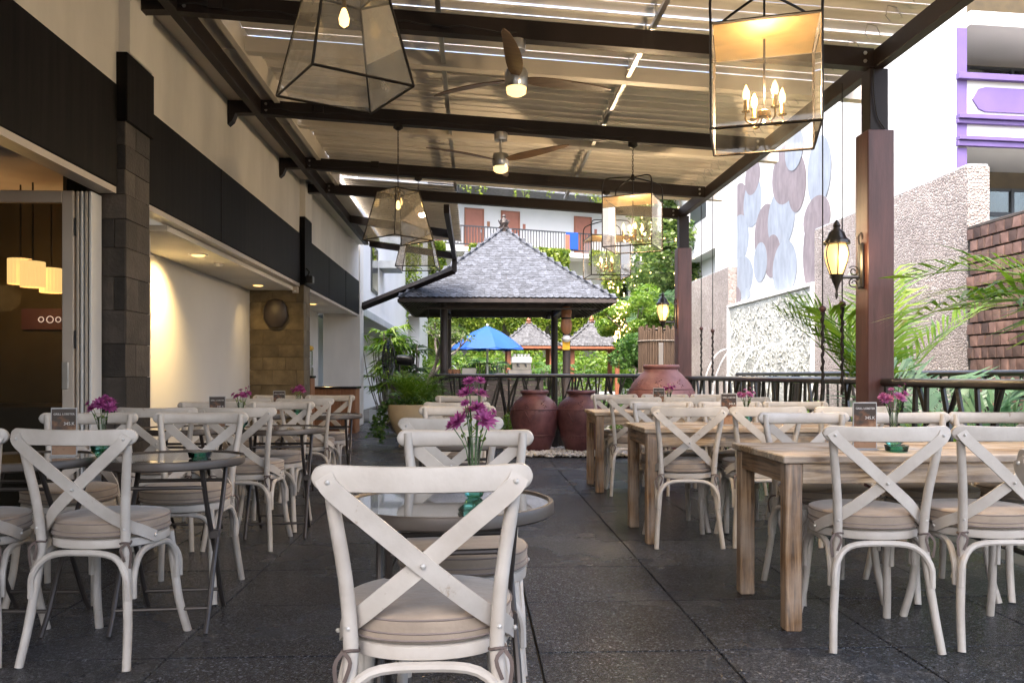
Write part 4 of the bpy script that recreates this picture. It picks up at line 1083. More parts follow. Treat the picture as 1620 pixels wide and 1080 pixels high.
# ================================================================== CEILING FANS WITH LAMPS
def fan(x, y, a0, label, pw, drop):
    zc = zb(x)
    t = thing('ceiling_fan', label, 'ceiling fan', (x, y, zc), 0, 'three-blade ceiling fans')
    MB().lathe([(.065, -.075), (.068, -.065), (.068, 0)], 24).build('canopy', M['steel'], t)
    MB().tube([(0, 0, -.07), (0, 0, -drop + .08)], .012, 10).build('down_rod', M['steel'], t)
    MB().lathe([(.02, -drop + .10), (.075, -drop + .085), (.085, -drop + .06), (.085, -drop - .02), (.07, -drop - .045)], 28).build('motor', M['steel'], t)
    MB().lathe([(.075, -drop - .045), (.07, -drop - .085), (.045, -drop - .10), (.001, -drop - .104)], 24).build('lamp_glass', M['fanlight'], t)
    for k in range(3):
        a = R(a0 + 120 * k); m = MB(); n = 14; vs = []
        for i in range(n + 1):
            u = i / n; r = .07 + .73 * u
            w = (.05 + .075 * math.sin(math.pi * min(1, u * 1.05) ** .7)) * (1 if u < .93 else math.sqrt(max(.03, 1 - ((u - .93) / .07) ** 2)))
            zt = -drop + .02 + .03 * math.sin(u * 1.6); tw = R(-13) * (1 - .5 * u)
            for sgn, th in ((-1, 0), (1, 0), (1, .008), (-1, .008)):
                vs.append((r, sgn * w / 2 * math.cos(tw) + .02 * math.sin(u * 3), zt + sgn * w / 2 * math.sin(tw) + th))
        vs = [(p[0] * math.cos(a) - p[1] * math.sin(a), p[0] * math.sin(a) + p[1] * math.cos(a), p[2]) for p in vs]
        fs = [(i * 4 + j, i * 4 + (j + 1) % 4, (i + 1) * 4 + (j + 1) % 4, (i + 1) * 4 + j) for i in range(n) for j in range(4)] + [(3, 2, 1, 0), tuple(n * 4 + j for j in range(4))]
        m.add(vs, fs).build('fan_blade', M['fanwood'], t)
    d = bpy.data.lights.new('fan_light', 'SPOT'); d.energy = pw; d.color = (1, .66, .32); d.spot_size = R(168); d.spot_blend = .3; d.shadow_soft_size = .05
    link('fan_light', d, t, (0, 0, -drop - .11))
fan(.31, 6.02, 21, 'nearer three-blade walnut ceiling fan with lit lamp', 7, .30)
fan(.27, 8.33, 83, 'farther three-blade walnut ceiling fan with lit lamp', 7, .30)

# ================================================================== COACH LAMPS ON THE COLUMNS
def coach(y, z, label, pw):
    t = thing('coach_lamp', label, 'wall lamp', (2.91, y, z), 0, 'coach lamps on the maroon columns')
    x = -.20
    MB().box(-.03, 0, -.035, .035, -.22, .12, .01).build('back_plate', M['iron'], t)
    MB().tube(bez([(-.015, 0, -.13), (-.09, 0, -.135), (x - .05, 0, -.135)], 8), .012, 8).build('arm', M['iron'], t)
    MB().tube(bez([(-.02, 0, .09), (-.035, 0, .16), (-.012, 0, .20), (0, 0, .15)], 10), .006, 6).build('hook', M['iron'], t)
    sw = MB()
    for s in (1, -1):
        sw.tube([(-.07 + (.012 + .032 * (k / 16)) * math.cos(k * .55) * s, 0, -.135 + s * .045 + (.012 + .03 * k / 16) * math.sin(k * .55)) for k in range(17)], .005, 5)
    sw.build('scroll', M['iron'], t)
    MB().lathe([(.004, -.30), (.012, -.27), (.008, -.24), (.016, -.20), (.03, -.17), (.045, -.13), (.052, -.115)], 14, (x, 0, 0)).build('drop_finial', M['iron'], t)
    gl = [(.045, -.115), (.075, -.03), (.088, .03), (.083, .075), (.07, .105)]
    cage = MB()
    for k in range(6):
        a = k * math.pi / 3 + .26
        cage.tube([(x + (r + .003) * math.cos(a), (r + .003) * math.sin(a), zz) for r, zz in gl], .005, 5)
    cage.build('cage', M['iron'], t)
    MB().lathe(gl, 18, (x, 0, 0)).build('lamp_glass', M['coachglow'], t)
    MB().lathe([(.075, .105), (.098, .112), (.095, .135), (.07, .16), (.055, .20), (.03, .22), (.022, .235), (.028, .25), (.02, .27), (.004, .295)], 18, (x, 0, 0)).build('lamp_roof', M['iron'], t)
    pl('coach_light', (x + .02, -.11, .0), pw, (1, .68, .32), .06, t)
coach(6.03, 1.94, 'lit black coach lamp on the near maroon column', 1.6)
coach(11.70, 1.97, 'lit black coach lamp on the far maroon column', 1.3)

# ropes with knots for the rain blinds
def rope(x, y, ztop, zk, zend, label):
    t = thing('blind_rope', label, 'rope', (x, y, 0), 0, 'hanging blind ropes')
    MB().tube([(0, 0, ztop), (0, 0, zk)], .005, 6).build('cord', M['ropeblack'], t)
    MB().ball((0, 0, zk), .028, 10, 8).build('knob', M['redwood'], t)
    pts = [(.004 * math.sin(k * 1.1), .004 * math.cos(k * 1.1), zk - .02 - k * (zk - zend - .02) / 40) for k in range(41)]
    MB().tube(pts, [.013 + .004 * math.sin(k * 1.9) for k in range(41)], 6).build('rope_tail', M['ropeblack'], t)
rope(2.72, 6.30, 3.37, 1.59, .92, 'left of two black blind ropes beside the near column')
rope(2.885, 6.32, 3.36, 1.63, .92, 'right of two black blind ropes beside the near column')
rope(3.06, 10.95, 3.36, 1.70, .98, 'left of two thin black ropes right of the far column')
rope(3.06, 10.42, 3.36, 1.64, .98, 'right of two thin black ropes right of the far column')

# loose cables along the cross beams, a junction box, bolt heads at the beam ends
for k, (y, x0, x1) in enumerate(((6.02, -2.1, .31), (8.33, -2.1, 1.62), (10.5, -2.1, 1.7))):
    pts = [(x0 + (x1 - x0) * i / 24, y - .052, zb(x0 + (x1 - x0) * i / 24) + .045 + .018 * math.sin(i * 1.3 + k) * (i % 3 > 0)) for i in range(25)]
    MB().tube(bez(pts, 48), .006, 5).build('power_cable', M['ropeblack'], roof)
    MB().box(-1.9 + k * .3, -1.8 + k * .3, y - .075, y - .046, zb(-1.85) + .03, zb(-1.85) + .11, .004).build('junction_box', M['darkbeam'], roof, False)
bolt_me = MB().lathe([(.014, -.008), (.014, 0)], 6).mesh('beam_bolt', M['alu'], False)
for y in DARK[3:]:
    for (dx, dz) in ((-2.07, .04), (-2.07, .10), (2.90, .04), (2.90, .10)):
        o = link('beam_bolt', bolt_me, roof, (dx, y - .046, zb(dx) + dz)); o.rotation_euler = (R(-90), 0, 0)
# ================================================================== CLAY JARS, GRAVEL BED, PLANTER
def jar(x, y, z, prof, mat, label, band, seed):
    t = thing('clay_jar', label, 'jar', (x, y, z), random.uniform(0, 3), 'glazed clay jars')
    MB().lathe(prof, 48, wob=lambda a, zz: 1 + .006 * math.sin(3 * a + seed) + .004 * math.sin(5 * a + zz * 9)).build('jar_body', M[mat], t, sharp=60)
    def rad(zq):
        for (r0, z0), (r1, z1) in zip(prof, prof[1:]):
            if z0 <= zq <= z1: return r0 + (r1 - r0) * (zq - z0) / (z1 - z0)
    for zq in band:
        m = MB(); r = rad(zq)
        m.tube([(r * math.cos(a * .1309), r * math.sin(a * .1309), zq) for a in range(49)], .009, 6, False)
        for k in range(40):
            a = k * math.pi / 20; m.ball((r * math.cos(a) * 1.004, r * math.sin(a) * 1.004, zq - .022), .008, 6, 4)
        tag(m.build('raised_band', M[mat], t), kind='stuff')
    zq = max(band); m = MB()
    for k in range(5):   # hanging triangular ornaments
        a = k * 2 * math.pi / 5 + seed
        for i in range(9):
            for sgn in (-1, 1):
                u = i / 8; zz = zq - .03 - .13 * u; aa = a + sgn * .20 * (1 - u); r = rad(zz) or .3
                m.ball((r * math.cos(aa), r * math.sin(aa), zz), .010, 6, 4)
    for k in range(8):
        a = k * 2 * math.pi / 8 + seed
        for i in range(8):
            zz = zq + .03 + .10 * i / 8; aa = a + .10 * math.sin(i * 1.1); r = rad(zz)
            if r: m.ball((r * math.cos(aa), r * math.sin(aa), zz), .009, 6, 4)
    tag(m.build('relief_ornament', M[mat], t), kind='stuff')
JP = [(.19, 0), (.21, .02), (.27, .17), (.318, .36), (.337, .52), (.325, .60), (.28, .68), (.205, .745), (.172, .765), (.168, .785), (.192, .80), (.198, .825), (.188, .842), (.16, .845), (.15, .80), (.15, .70)]
jar(.835, 11.35, .02, JP, 'terracotta', 'maroon clay jar standing alone at the left of the gravel bed', (.235, .585), .4)
jar(1.47, 11.25, .02, JP, 'terracotta', 'maroon clay jar behind the corner of the farthest timber table', (.235, .585), 1.7)
JB = [(.24, 0), (.26, .03), (.36, .30), (.42, .58), (.437, .72), (.41, .84), (.345, .96), (.26, 1.06), (.213, 1.10), (.205, 1.125), (.222, 1.14), (.228, 1.165), (.215, 1.18), (.19, 1.18), (.18, 1.12), (.18, 1.0)]
jar(2.33, 10.15, .02, JB, 'mauveclay', 'largest mauve clay jar with wide shoulders in front of the far column', (.66, .88), 2.6)
# kerb, earth and white pebbles of the bed
bed = MB().box(.42, 2.9, 10.62, 12.40, .004, .02).build('planting_bed', M['soil'], smooth=False); tag(bed, 'dark soil bed under the clay jars', kind='structure')
def pebbles(name, label, n, x0, x1, y0, y1, z, seed):
    r2 = np.random.default_rng(seed); ico = MB().ball((0, 0, 0), 1, 6, 4); iv = np.array(ico.v); vs = []; fs = []; k = len(iv)
    for i in range(n):
        s = r2.uniform(.012, .03); A = np.array([s * r2.uniform(.8, 1.4), s * r2.uniform(.8, 1.3), s * r2.uniform(.5, .8)]); th = r2.uniform(0, 6.28)
        q = iv * A; c, s2 = math.cos(th), math.sin(th); q = np.stack([q[:, 0] * c - q[:, 1] * s2, q[:, 0] * s2 + q[:, 1] * c, q[:, 2]], 1)
        q += np.array([r2.uniform(x0, x1), r2.uniform(y0, y1), z + r2.uniform(0, .03)])
        fs += [tuple(j + len(vs) * k for j in f) for f in ico.f]; vs.append(q)
    me = bpy.data.meshes.new(name); me.from_pydata(np.concatenate(vs).tolist(), [], fs); me.update(); me.materials.append(M['pebble']); smooth_mesh(me, 180)
    tag(link(name, me), label, 'pebbles', kind='stuff')
pebbles('white_pebbles', 'white pebbles strewn round the feet of the clay jars', 2600, .42, 2.85, 10.58, 11.75, .02, 3)
for (x, y, w, d, h, lbl) in ((1.16, 11.75, .10, .12, .36, 'dark stump between the two maroon jars'), (1.28, 12.0, .2, .14, .26, 'low dark block behind the maroon jars')):
    t = thing('timber_block', lbl, 'block', (x, y, .02)); MB().box(-w / 2, w / 2, -d / 2, d / 2, 0, h, .012).build('block_body', M['darkwood'], t, False); MB().box(-w / 2 - .01, w / 2 + .01, -d / 2 - .01, d / 2 + .01, h, h + .02, .005).build('block_cap', M['darkwood'], t, False)

def shrub(name, x, y, z, h, r, n, mat, label, seed, size=.05, cat='shrub', group=None):
    r2 = np.random.default_rng(seed)
    t = thing(name, label, cat, (x, y, z), 0, group)
    st = MB(); cs = []
    for k in range(9):
        a = r2.uniform(0, 6.28); q = r2.uniform(.2, 1) * r
        c = (q * math.cos(a), q * math.sin(a), h * r2.uniform(.45, .95)); cs.append(c)
        st.tube(bez([(0, 0, 0), (c[0] * .4, c[1] * .4, c[2] * .5), c], 6), .006, 4)
    st.build('stem', M['bark'], t)
    p = cloud(r2, cs, [(r * .45, r * .45, h * .3)] * 9, n // 9); p[:, 2] = np.maximum(p[:, 2], .02)
    v, f = leaf_quads(p, size, r2); np_mesh('foliage', v, f, M[mat], t)
    return t
shrub('garden_shrub', .45, 12.05, .02, .42, .22, 500, 'leaf_bright', 'low green shrub left of the first maroon jar', 11)
shrub('garden_shrub', 1.12, 12.2, .02, .45, .25, 600, 'leaf_bright', 'low green shrub between the two maroon jars', 12)
shrub('garden_shrub', 2.0, 11.8, .02, .40, .35, 700, 'leaf_bright', 'low green shrub behind the tables at the largest jar', 13)

# hammered cream planter with palm and trailing vine
t = thing('cream_planter', 'tall cream hammered planter holding a leafy palm', 'planter', (-.93, 12.3, 0))
pp = [(.17, 0), (.19, .01), (.19, .04), (.15, .07), (.17, .12), (.27, .28), (.335, .44), (.365, .58), (.372, .64), (.355, .64), (.345, .60)]
MB().lathe([(r, z) for (r, z) in [p for a, b in zip(pp, pp[1:]) for p in ((a), ((a[0] + b[0]) / 2, (a[1] + b[1]) / 2))] + [pp[-1]]], 40,
           wob=lambda a, z: 1 + (.016 * abs(math.sin(a * 9)) * abs(math.sin(z * 36 + 1.2)) if z < .62 else 0)).build('pot', M['creampot'], t, sharp=60)
MB().lathe([(.001, .585), (.345, .60)], 30).build('soil', M['soil'], t)
t2 = thing('potted_palm', 'bright green bushy palm growing in the cream planter', 'plant', (-.93, 12.3, .6))
fr = MB()
for k in range(34):
    az = rng.uniform(0, 6.28); el = rng.uniform(.5, 1.35)
    frond(fr, rng, (rng.uniform(-.08, .08), rng.uniform(-.08, .08), 0), az, el, rng.uniform(.45, .78), rng.uniform(.7, 1.5), .20, 16, .016, .3)
fr.build('frond', M['leaf_palm'], t2, False)
r2 = np.random.default_rng(21); cs = [(.26 * math.cos(a), .26 * math.sin(a), .05) for a in np.linspace(0, 6.28, 14)]
v, f = leaf_quads(cloud(r2, cs, [(.12, .12, .1)] * 14, 45), .06, r2); np_mesh('foliage', v, f, M['leaf_dark'], t2)
t3 = thing('trailing_vine', 'trailing vine spilling down the left of the cream planter', 'plant', (-1.26, 12.25, .62))
vm = MB(); ps = []
for k in range(9):
    a = rng.uniform(-.12, .12); end = -rng.uniform(.3, .58); x1 = -rng.uniform(.05, .22)
    c = bez([(0.03, a, .03), (-.04 + x1 * .3, a * 1.4, -.05), (x1, a * 1.6, end * .6), (x1 - rng.uniform(-.05, .08), a * 2, end)], 12)
    vm.tube(c, .004, 4); ps += [tuple(p) for p in c for _ in range(4)]
vm.build('vine_stem', M['stem'], t3)
p = np.array(ps) + rng.normal(size=(len(ps), 3)) * .028; v, f = leaf_quads(p, .055, rng, up=-.3, aspect=.8); np_mesh('foliage', v, f, M['leaf_dark'], t3)

# ================================================================== PAVILION WITH SHINGLED ROOF
def pyramid_roof(t, S, ze, za, rows, sw, name_part, individuals, mat, apex_w=.10, thick=.014):
    """layered shingles on four slopes; lowest front rows are single pieces"""
    H = za - ze; half = S / 2
    def pos(t_):   # distance from centre, height at fraction t_ up the slope
        return half + (apex_w - half) * t_, ze + H * (.86 * t_ + .14 * t_ * t_)
    sl = math.hypot(half, H); shingle = MB(); L = sl / rows * 2.0
    shp = [(-sw / 2 * .97, L * .98), (-sw / 2 * .97, L * .17), (0, 0), (sw / 2 * .97, L * .17), (sw / 2 * .97, L * .98)]
    sm = MB(); sm.add([(a, b, 0) for a, b in shp] + [(a, b, thick) for a, b in shp], [(0, 1, 2, 3, 4), (9, 8, 7, 6, 5)] + [(i, 5 + i, 5 + (i + 1) % 5, (i + 1) % 5) for i in range(5)])
    me = sm.mesh('shingle', M[mat], False)
    V = np.array(sm.v); rest = []; faces = sm.f; cnt = 0; rs = random.Random(3)
    for side in range(4):
        A = side * math.pi / 2
        for r_ in range(rows):
            t0 = r_ / rows; d0, z0 = pos(t0); d1, z1 = pos(min(1, t0 + 2 / rows)); w = 2 * d0
            sl_a = math.atan2(z1 - z0, d0 - d1); n = max(1, int(round(w / sw))); stp = w / n
            for k in range(n):
                x = -d0 + (k + .5 + (.5 if r_ % 2 else 0)) * stp
                if abs(x) > d0 - sw * .25: continue
                lift = rs.uniform(.004, .012); tilt = sl_a - R(3.2)
                Mx = Matrix.Rotation(A, 4, 'Z') @ Matrix.Translation((x, -d0 - .005, z0 + lift)) @ Matrix.Rotation(tilt, 4, 'X') @ Matrix.Rotation(rs.uniform(-.03, .03), 4, 'Z')
                if side == 0 and cnt < individuals:
                    o = link('shingle', me, t); o.matrix_local = Mx; cnt += 1
                else: rest.append(Mx)
    k = len(V); Vh = np.c_[V, np.ones(k)]
    vs = np.concatenate([(Vh @ np.array(m).T)[:, :3] for m in rest]); fs = [tuple(j + i * k for j in f) for i in range(len(rest)) for f in faces]
    m2 = bpy.data.meshes.new(name_part); m2.from_pydata(vs.tolist(), [], fs); m2.update(); m2.materials.append(M['shingle_isl' if mat == 'shingle' else mat])
    tag(link(name_part, m2, t), kind='stuff')
    # boarding under the shingles, hip caps
    prof = [pos(i / 8) for i in range(9)]; core = MB(); vs = []
    for d, z in prof: vs += [(-d, -d, z - .02), (d, -d, z - .02), (d, d, z - .02), (-d, d, z - .02)]
    core.add(vs, [(i * 4 + j, i * 4 + (j + 1) % 4, (i + 1) * 4 + (j + 1) % 4, (i + 1) * 4 + j) for i in range(8) for j in range(4)]).build('roof_boarding', M['darkwood'], t, False)
    for sx, sy in ((-1, -1), (1, -1), (1, 1), (-1, 1)):
        MB().strap([(sx * d, sy * d, z + .018) for d, z in prof], [(0, 0, 1)] * 9, .11 if S > 3 else .08, .016).build('hip_cap', M[mat], t, False)
    return half
t = thing('bar_pavilion', 'open timber bar pavilion with tall grey shingled pyramid roof', 'pavilion', (.70, 19.25, 0))
pyramid_roof(t, 4.52, 2.66, 4.42, 29, .118, 'shingle_courses', 300, 'shingle')
# eave board, rafters, soffit battens
ev = 2.26
for k in range(4):
    mt = Matrix.Rotation(k * math.pi / 2, 4, 'Z')
    MB().box(-ev, ev, -ev - .015, -ev + .015, 2.575, 2.64, mat=mt).build('eave_board', M['darkwood'], t, False)
for k in range(4):
    mt = Matrix.Rotation(k * math.pi / 2, 4, 'Z')
    for i in range(11):
        x = -1.9 + i * .38; y0 = -2.22; y1 = -max(abs(x), .5)
        if y1 - y0 < .1: continue
        z0 = 2.60; z1 = z0 + (y1 - y0) * .70
        MB().add([mt @ Vector(p) for p in [(x - .03, y0, z0 - .05), (x + .03, y0, z0 - .05), (x + .03, y0, z0 + .02), (x - .03, y0, z0 + .02), (x - .03, y1, z1 - .05), (x + .03, y1, z1 - .05), (x + .03, y1, z1 + .02), (x - .03, y1, z1 + .02)]],
                 [(0, 1, 2, 3), (7, 6, 5, 4), (0, 4, 5, 1), (1, 5, 6, 2), (2, 6, 7, 3), (3, 7, 4, 0)]).build('rafter', M['orangewood'] if False else M['darkwood'], t, False)
PX = 1.30
for sx in (-1, 1):
    for sy in (-1, 1):
        MB().tube([(sx * PX - (.05 if sx < 0 else -.02), sy * 1.35, 0), (sx * PX - (.05 if sx < 0 else -.02), sy * 1.35, 3.15)], .085, 16).build('post', M['darkwood'], t)
for sy in (-1, 1): MB().box(-1.45, 1.45, sy * 1.35 - .06, sy * 1.35 + .06, 2.52, 2.66, .01).build('tie_beam', M['darkwood'], t, False)
for sx in (-1, 1): MB().box(sx * 1.33 - .06, sx * 1.33 + .06, -1.28, 1.28, 2.52, 2.66, .01).build('tie_beam', M['darkwood'], t, False)
MB().box(-1.9, 1.9, -1.9, -1.86, 2.46, 2.50).build('fringe_board', M['darkwood'], t, False)
fn = MB().lathe([(.14, 4.38), (.16, 4.42), (.10, 4.45), (.11, 4.50), (.06, 4.53), (.085, 4.57), (.115, 4.63), (.10, 4.69), (.05, 4.73), (.035, 4.76), (.05, 4.79), (.01, 4.84)], 18).build('finial', M['darkwood'], t)
cv = MB()
for k in range(6):
    a = k * math.pi / 3
    cv.tube([(( .10 + .03 * math.sin(i * .9)) * math.cos(a + i * .12), (.10 + .03 * math.sin(i * .9)) * math.sin(a + i * .12), 4.45 + i * .028) for i in range(10)], .012, 5)
cv.build('finial_carving', M['darkwood'], fn)
# bar counter and things on it
t = thing('bar_counter', 'dark plank bar counter inside the pavilion', 'counter', (.35, 17.75, 0))
for k in range(8): MB().box(-1.25, 1.15, -.02, .02, .06 + k * .115, .17 + k * .115, .004).build('plank', M['darkwood'], t, False)
MB().box(-1.3, 1.2, -.06, .6, .985, 1.03, .006).build('counter_top', M['blackstone'], t, False)
for x in (-1.1, 1.0): MB().box(x, x + .1, .02, .55, 0, .985).build('counter_end', M['darkwood'], t, False)
def coffee_machine(x, y, z):
    t = thing('coffee_machine', 'silver espresso machine standing on the bar counter', 'coffee machine', (x, y, z))
    MB().box(-.22, .30, 0, .4, .06, .16, .01).build('drip_base', M['steel'], t); MB().box(-.12, .30, .2, .42, .16, .34, .01).build('machine_body', M['steel'], t)
    MB().box(-.14, .30, .02, .42, .30, .44, .015).build('top_case', M['whitemetal'], t)
    for k in range(2):
        MB().tube([(.02 + k * .16, .1, .30), (.02 + k * .16, .1, .24)], .03, 10).build('group_head', M['steel'], t); MB().tube([(.02 + k * .16, .08, .235), (.02 + k * .16, -.06, .22)], .012, 6).build('filter_handle', M['iron'], t)
    for x_ in (-.18, .26):
        for y_ in (.04, .36): MB().tube([(x_, y_, 0), (x_, y_, .06)], .02, 8).build('foot', M['iron'], t)
    for k in range(5): MB().lathe([(.02, .44), (.032, .47), (.034, .50)], 10, (-.06 + k * .075, .2, 0)).build('cup', M['whitemetal'], t)
coffee_machine(.95, 17.75, 1.03)
for k in range(6):
    t = thing('wine_glass', ('first', 'second', 'third', 'fourth', 'fifth', 'sixth')[k] + ' upturned glass from the left on the bar counter', 'glass', (-.72 + k * .085, 17.80, 1.03), 0, 'upturned glasses on the bar')
    MB().lathe([(.03, 0), (.035, .05), (.028, .085), (.006, .10), (.006, .14), (.03, .145)], 14).build('glass_bowl', M['clear'], t)
    MB().lathe([(.028, .1455), (.030, .149)], 14).build('glass_foot', M['clear'], t)
t = thing('ice_box', 'steel and cardboard boxes at the left end of the bar', 'box', (-.35, 18.05, 1.03)); MB().box(-.3, .05, 0, .3, 0, .17, .005).build('carton', M['cabinet'], t, False); MB().box(.08, .40, 0, .3, 0, .20, .01).build('steel_tub', M['steel'], t, False); MB().tube(bez([(-.2, .1, .17), (-.12, .1, .25), (-.04, .1, .17)], 10), .01, 6).build('wire_handle', M['steel'], t)
t = thing('blender_jar', 'grey blender base left of the espresso machine', 'blender', (.55, 17.9, 1.03)); MB().box(-.1, .12, -.05, .15, 0, .09, .01).build('motor_base', M['steel'], t); MB().lathe([(.045, .09), (.065, .20), (.066, .21)], 14, (0, .05, 0)).build('mixing_jar', M['clear'], t)
for (x, lbl) in ((-.55, 'left'), (1.62, 'right')):
    t = thing('pavilion_spot', f'small black spotlight under the {lbl} part of the pavilion eave', 'light', (x, 18.0, 2.30)); MB().tube([(0, 0, .30), (0, 0, .12)], .01, 6).build('stem', M['iron'], t); MB().lathe([(.065, 0), (.06, .08), (.025, .12)], 12).build('lamp_head', M['iron'], t)
t = thing('yellow_flag', 'small yellow paper sign on the right pavilion post', 'sign', (2.02, 17.80, 1.62)); MB().box(-.10, .06, -.02, 0, 0, .24, .003).build('paper', M['yellowflag'], t, False); MB().box(-.12, .08, -.025, .005, .24, .26).build('clip', M['iron'], t, False)
t = thing('cloth_bundle', 'tied bundle of tan cloth high on the right pavilion post', 'bundle', (2.0, 17.75, 1.95)); MB().lathe([(.03, 0), (.10, .06), (.13, .2), (.10, .34), (.12, .5), (.08, .6), (.02, .62)], 14, sy=.7).build('cloth', M['cabinet'], t); MB().lathe([(.06, -.02), (.11, -.1), (.05, -.16)], 12).build('white_bag', M['whitemetal'], t); MB().lathe([(.105, .33), (.115, .35), (.105, .37)], 14, sy=.72).build('tie_cord', M['iron'], t)

def small_pavilion(x, y, S, ze, za, label, seed):
    t = thing('small_pavilion', label, 'pavilion', (x, y, 0), 0, 'small garden pavilions')
    pyramid_roof(t, S, ze, za, 15, .11, 'shingle_courses', 0, 'shingle_far', .06)
    for k in range(4): MB().box(-S / 2 + .03, S / 2 - .03, -S / 2 - .0, -S / 2 + .05, ze - .09, ze - .01, mat=Matrix.Rotation(k * math.pi / 2, 4, 'Z')).build('eave_board', M['orangewood'], t, False)
    for sx in (-1, 1):
        for sy in (-1, 1): MB().box(sx * S * .34 - .08, sx * S * .34 + .08, sy * S * .34 - .08, sy * S * .34 + .08, 0, ze + .15, .01).build('post', M['orangewood'], t, False)
    MB().lathe([(.10, za - .02), (.13, za + .03), (.06, za + .07), (.09, za + .13), (.05, za + .2), (.01, za + .26)], 12).build('finial', M['orangewood'], t)
    MB().box(-S * .36, S * .36, -S * .36, S * .36, 0, .45, .01).build('platform', M['greyplanter'], t, False)
small_pavilion(2.10, 31.5, 2.35, 2.15, 3.05, 'small shingled garden pavilion left of two, behind the blue parasol', 1)
small_pavilion(4.45, 31.0, 2.45, 2.12, 3.06, 'small shingled garden pavilion right of two, beneath the fairy lights', 2)

# blue parasol
t = thing('blue_parasol', 'open bright blue parasol on a white pole beyond the pavilion', 'parasol', (.42, 26.0, 0))
n = 8; m = MB(); vs = []
prof = [(0.02, 2.62), (.45, 2.44), (.85, 2.19), (1.17, 1.93), (1.18, 1.85)]
for (r, z) in prof:
    for j in range(n * 3):
        a = 2 * math.pi * j / (n * 3); sag = 1 - .05 * (r / 1.18) * (0 if j % 3 == 0 else 1)
        vs.append((r * sag * math.cos(a + .2), r * sag * math.sin(a + .2), z - (.05 * (r / 1.18) if j % 3 and r < 1.175 else 0) + (.03 if j % 3 and r > 1.175 else 0)))
N3 = n * 3
m.add(vs, [(i * N3 + j, i * N3 + (j + 1) % N3, (i + 1) * N3 + (j + 1) % N3, (i + 1) * N3 + j) for i in range(4) for j in range(N3)]).build('canopy', M['blue'], t, sharp=20)
MB().tube([(0, 0, 0), (0, 0, 2.6)], .035, 10).build('pole', M['whitemetal'], t); MB().ball((0, 0, 2.65), .04).build('cap', M['whitemetal'], t); MB().lathe([(.3, 0), (.28, .07), (.06, .1), (.05, .3)], 20).build('base', M['greyplanter'], t)
for k in range(8):
    a = k * math.pi / 4 + .2; MB().tube([(0, 0, 2.56), (1.14 * math.cos(a), 1.14 * math.sin(a), 1.93)], .008, 4).build('rib', M['whitemetal'], t)
# ================================================================== GARDEN WALLS ON THE RIGHT
XW = 6.5
def wall_thing(name, label, mb, mat, part='wall_face', cat='wall'):
    t = thing(name, label, cat); mb.build(part, M[mat], t, False); return t
t = wall_thing('pebble_wall', 'long pinkish pebble wall behind the near column', MB().box(XW, XW + .30, 10.55, 15.42, -.06, 3.83), 'pebblewall')
MB().box(XW + .01, XW + .29, 10.56, 15.41, 3.83, 3.86, .006).build('coping', M['greyplanter'], t, False)
t = wall_thing('pebble_wall', 'far pinkish pebble wall left of the mural', MB().box(XW, XW + .30, 20.75, 26.0, -.06, 3.83), 'pebblewall')
MB().box(XW + .01, XW + .29, 20.8, 25.9, 3.83, 3.86, .006).build('coping', M['greyplanter'], t, False)
# carved fountain panel with jets
t = thing('fountain_panel', 'pale carved stone fountain panel with thin water jets', 'fountain', (XW, 0, 0))
MB().box(.0, .20, 15.44, 20.72, -.06, 2.78).build('carved_stone', M['carved'], t, False)
MB().box(-.05, .22, 15.42, 20.74, 2.78, 2.85, .01).build('coping', M['plaster_out'], t, False)
for y in (15.43, 20.64): MB().box(-.05, .2, y, y + .10, -.06, 2.78, .01).build('frame_strip', M['plaster_out'], t, False)
# raised carved figures: curled strokes proud of the face
rs = random.Random(9); cr = MB()
for k in range(420):
    y0, z0 = rs.uniform(15.6, 20.55), rs.uniform(.6, 2.68); r = rs.uniform(.05, .13); a0 = rs.uniform(0, 6.28); sp = rs.uniform(1.8, 4.0)
    cr.tube([(-.012, y0 + r * (1 - .6 * i / 9) * math.cos(a0 + sp * i / 9), z0 + r * (1 - .6 * i / 9) * math.sin(a0 + sp * i / 9)) for i in range(10)], rs.uniform(.008, .017), 5)
tag(cr.build('carved_relief', M['carvedpale'], t), kind='stuff')
for k in range(5):
    y = 16.6 + k * .85
    MB().tube(bez([(0, y, 1.55), (-.25, y + .02, 1.72), (-.55, y + .04, 1.55), (-.78, y + .06, 1.05), (-.88, y + .06, .5)], 16), [.012 + .012 * i / 16 for i in range(17)], 6).build('water_jet', M['water'], t)
# mural wall with painted discs
t = thing('mural_wall', 'tall white wall painted with overlapping grey-blue and brown discs', 'mural', (6.72, 0, 0))
MB().box(0, .25, 14.95, 20.74, 2.6, 7.2).build('wall_face', M['discwhite'], t, False)
disc_uv = [  # (column px, row px, radius-x px, radius-y px, paint) read as places along the wall
    (1168, 330, 12, 35, 'discbrown'), (1168, 380, 13, 35, 'discblue'), (1171, 440, 16, 30, 'discblue'), (1190, 320, 12, 35, 'discblue'), (1190, 280, 10, 25, 'discbrown'),
    (1211, 370, 15, 42, 'discbrown'), (1236, 345, 18, 45, 'discblue'), (1243, 275, 18, 42, 'discbrown'), (1262, 290, 12, 40, 'discbrown'), (1222, 405, 11, 30, 'discbrown'),
    (1242, 425, 16, 40, 'discblue'), (1203, 415, 9, 28, 'discblue'), (1298, 270, 16, 50, 'discblue'), (1294, 345, 18, 32, 'discbrown'), (1289, 400, 14, 60, 'discbrown'), (1180, 466, 6, 9, 'discblue'), (1165, 472, 6, 16, 'discbrown'), (1258, 235, 12, 30, 'discblue')]
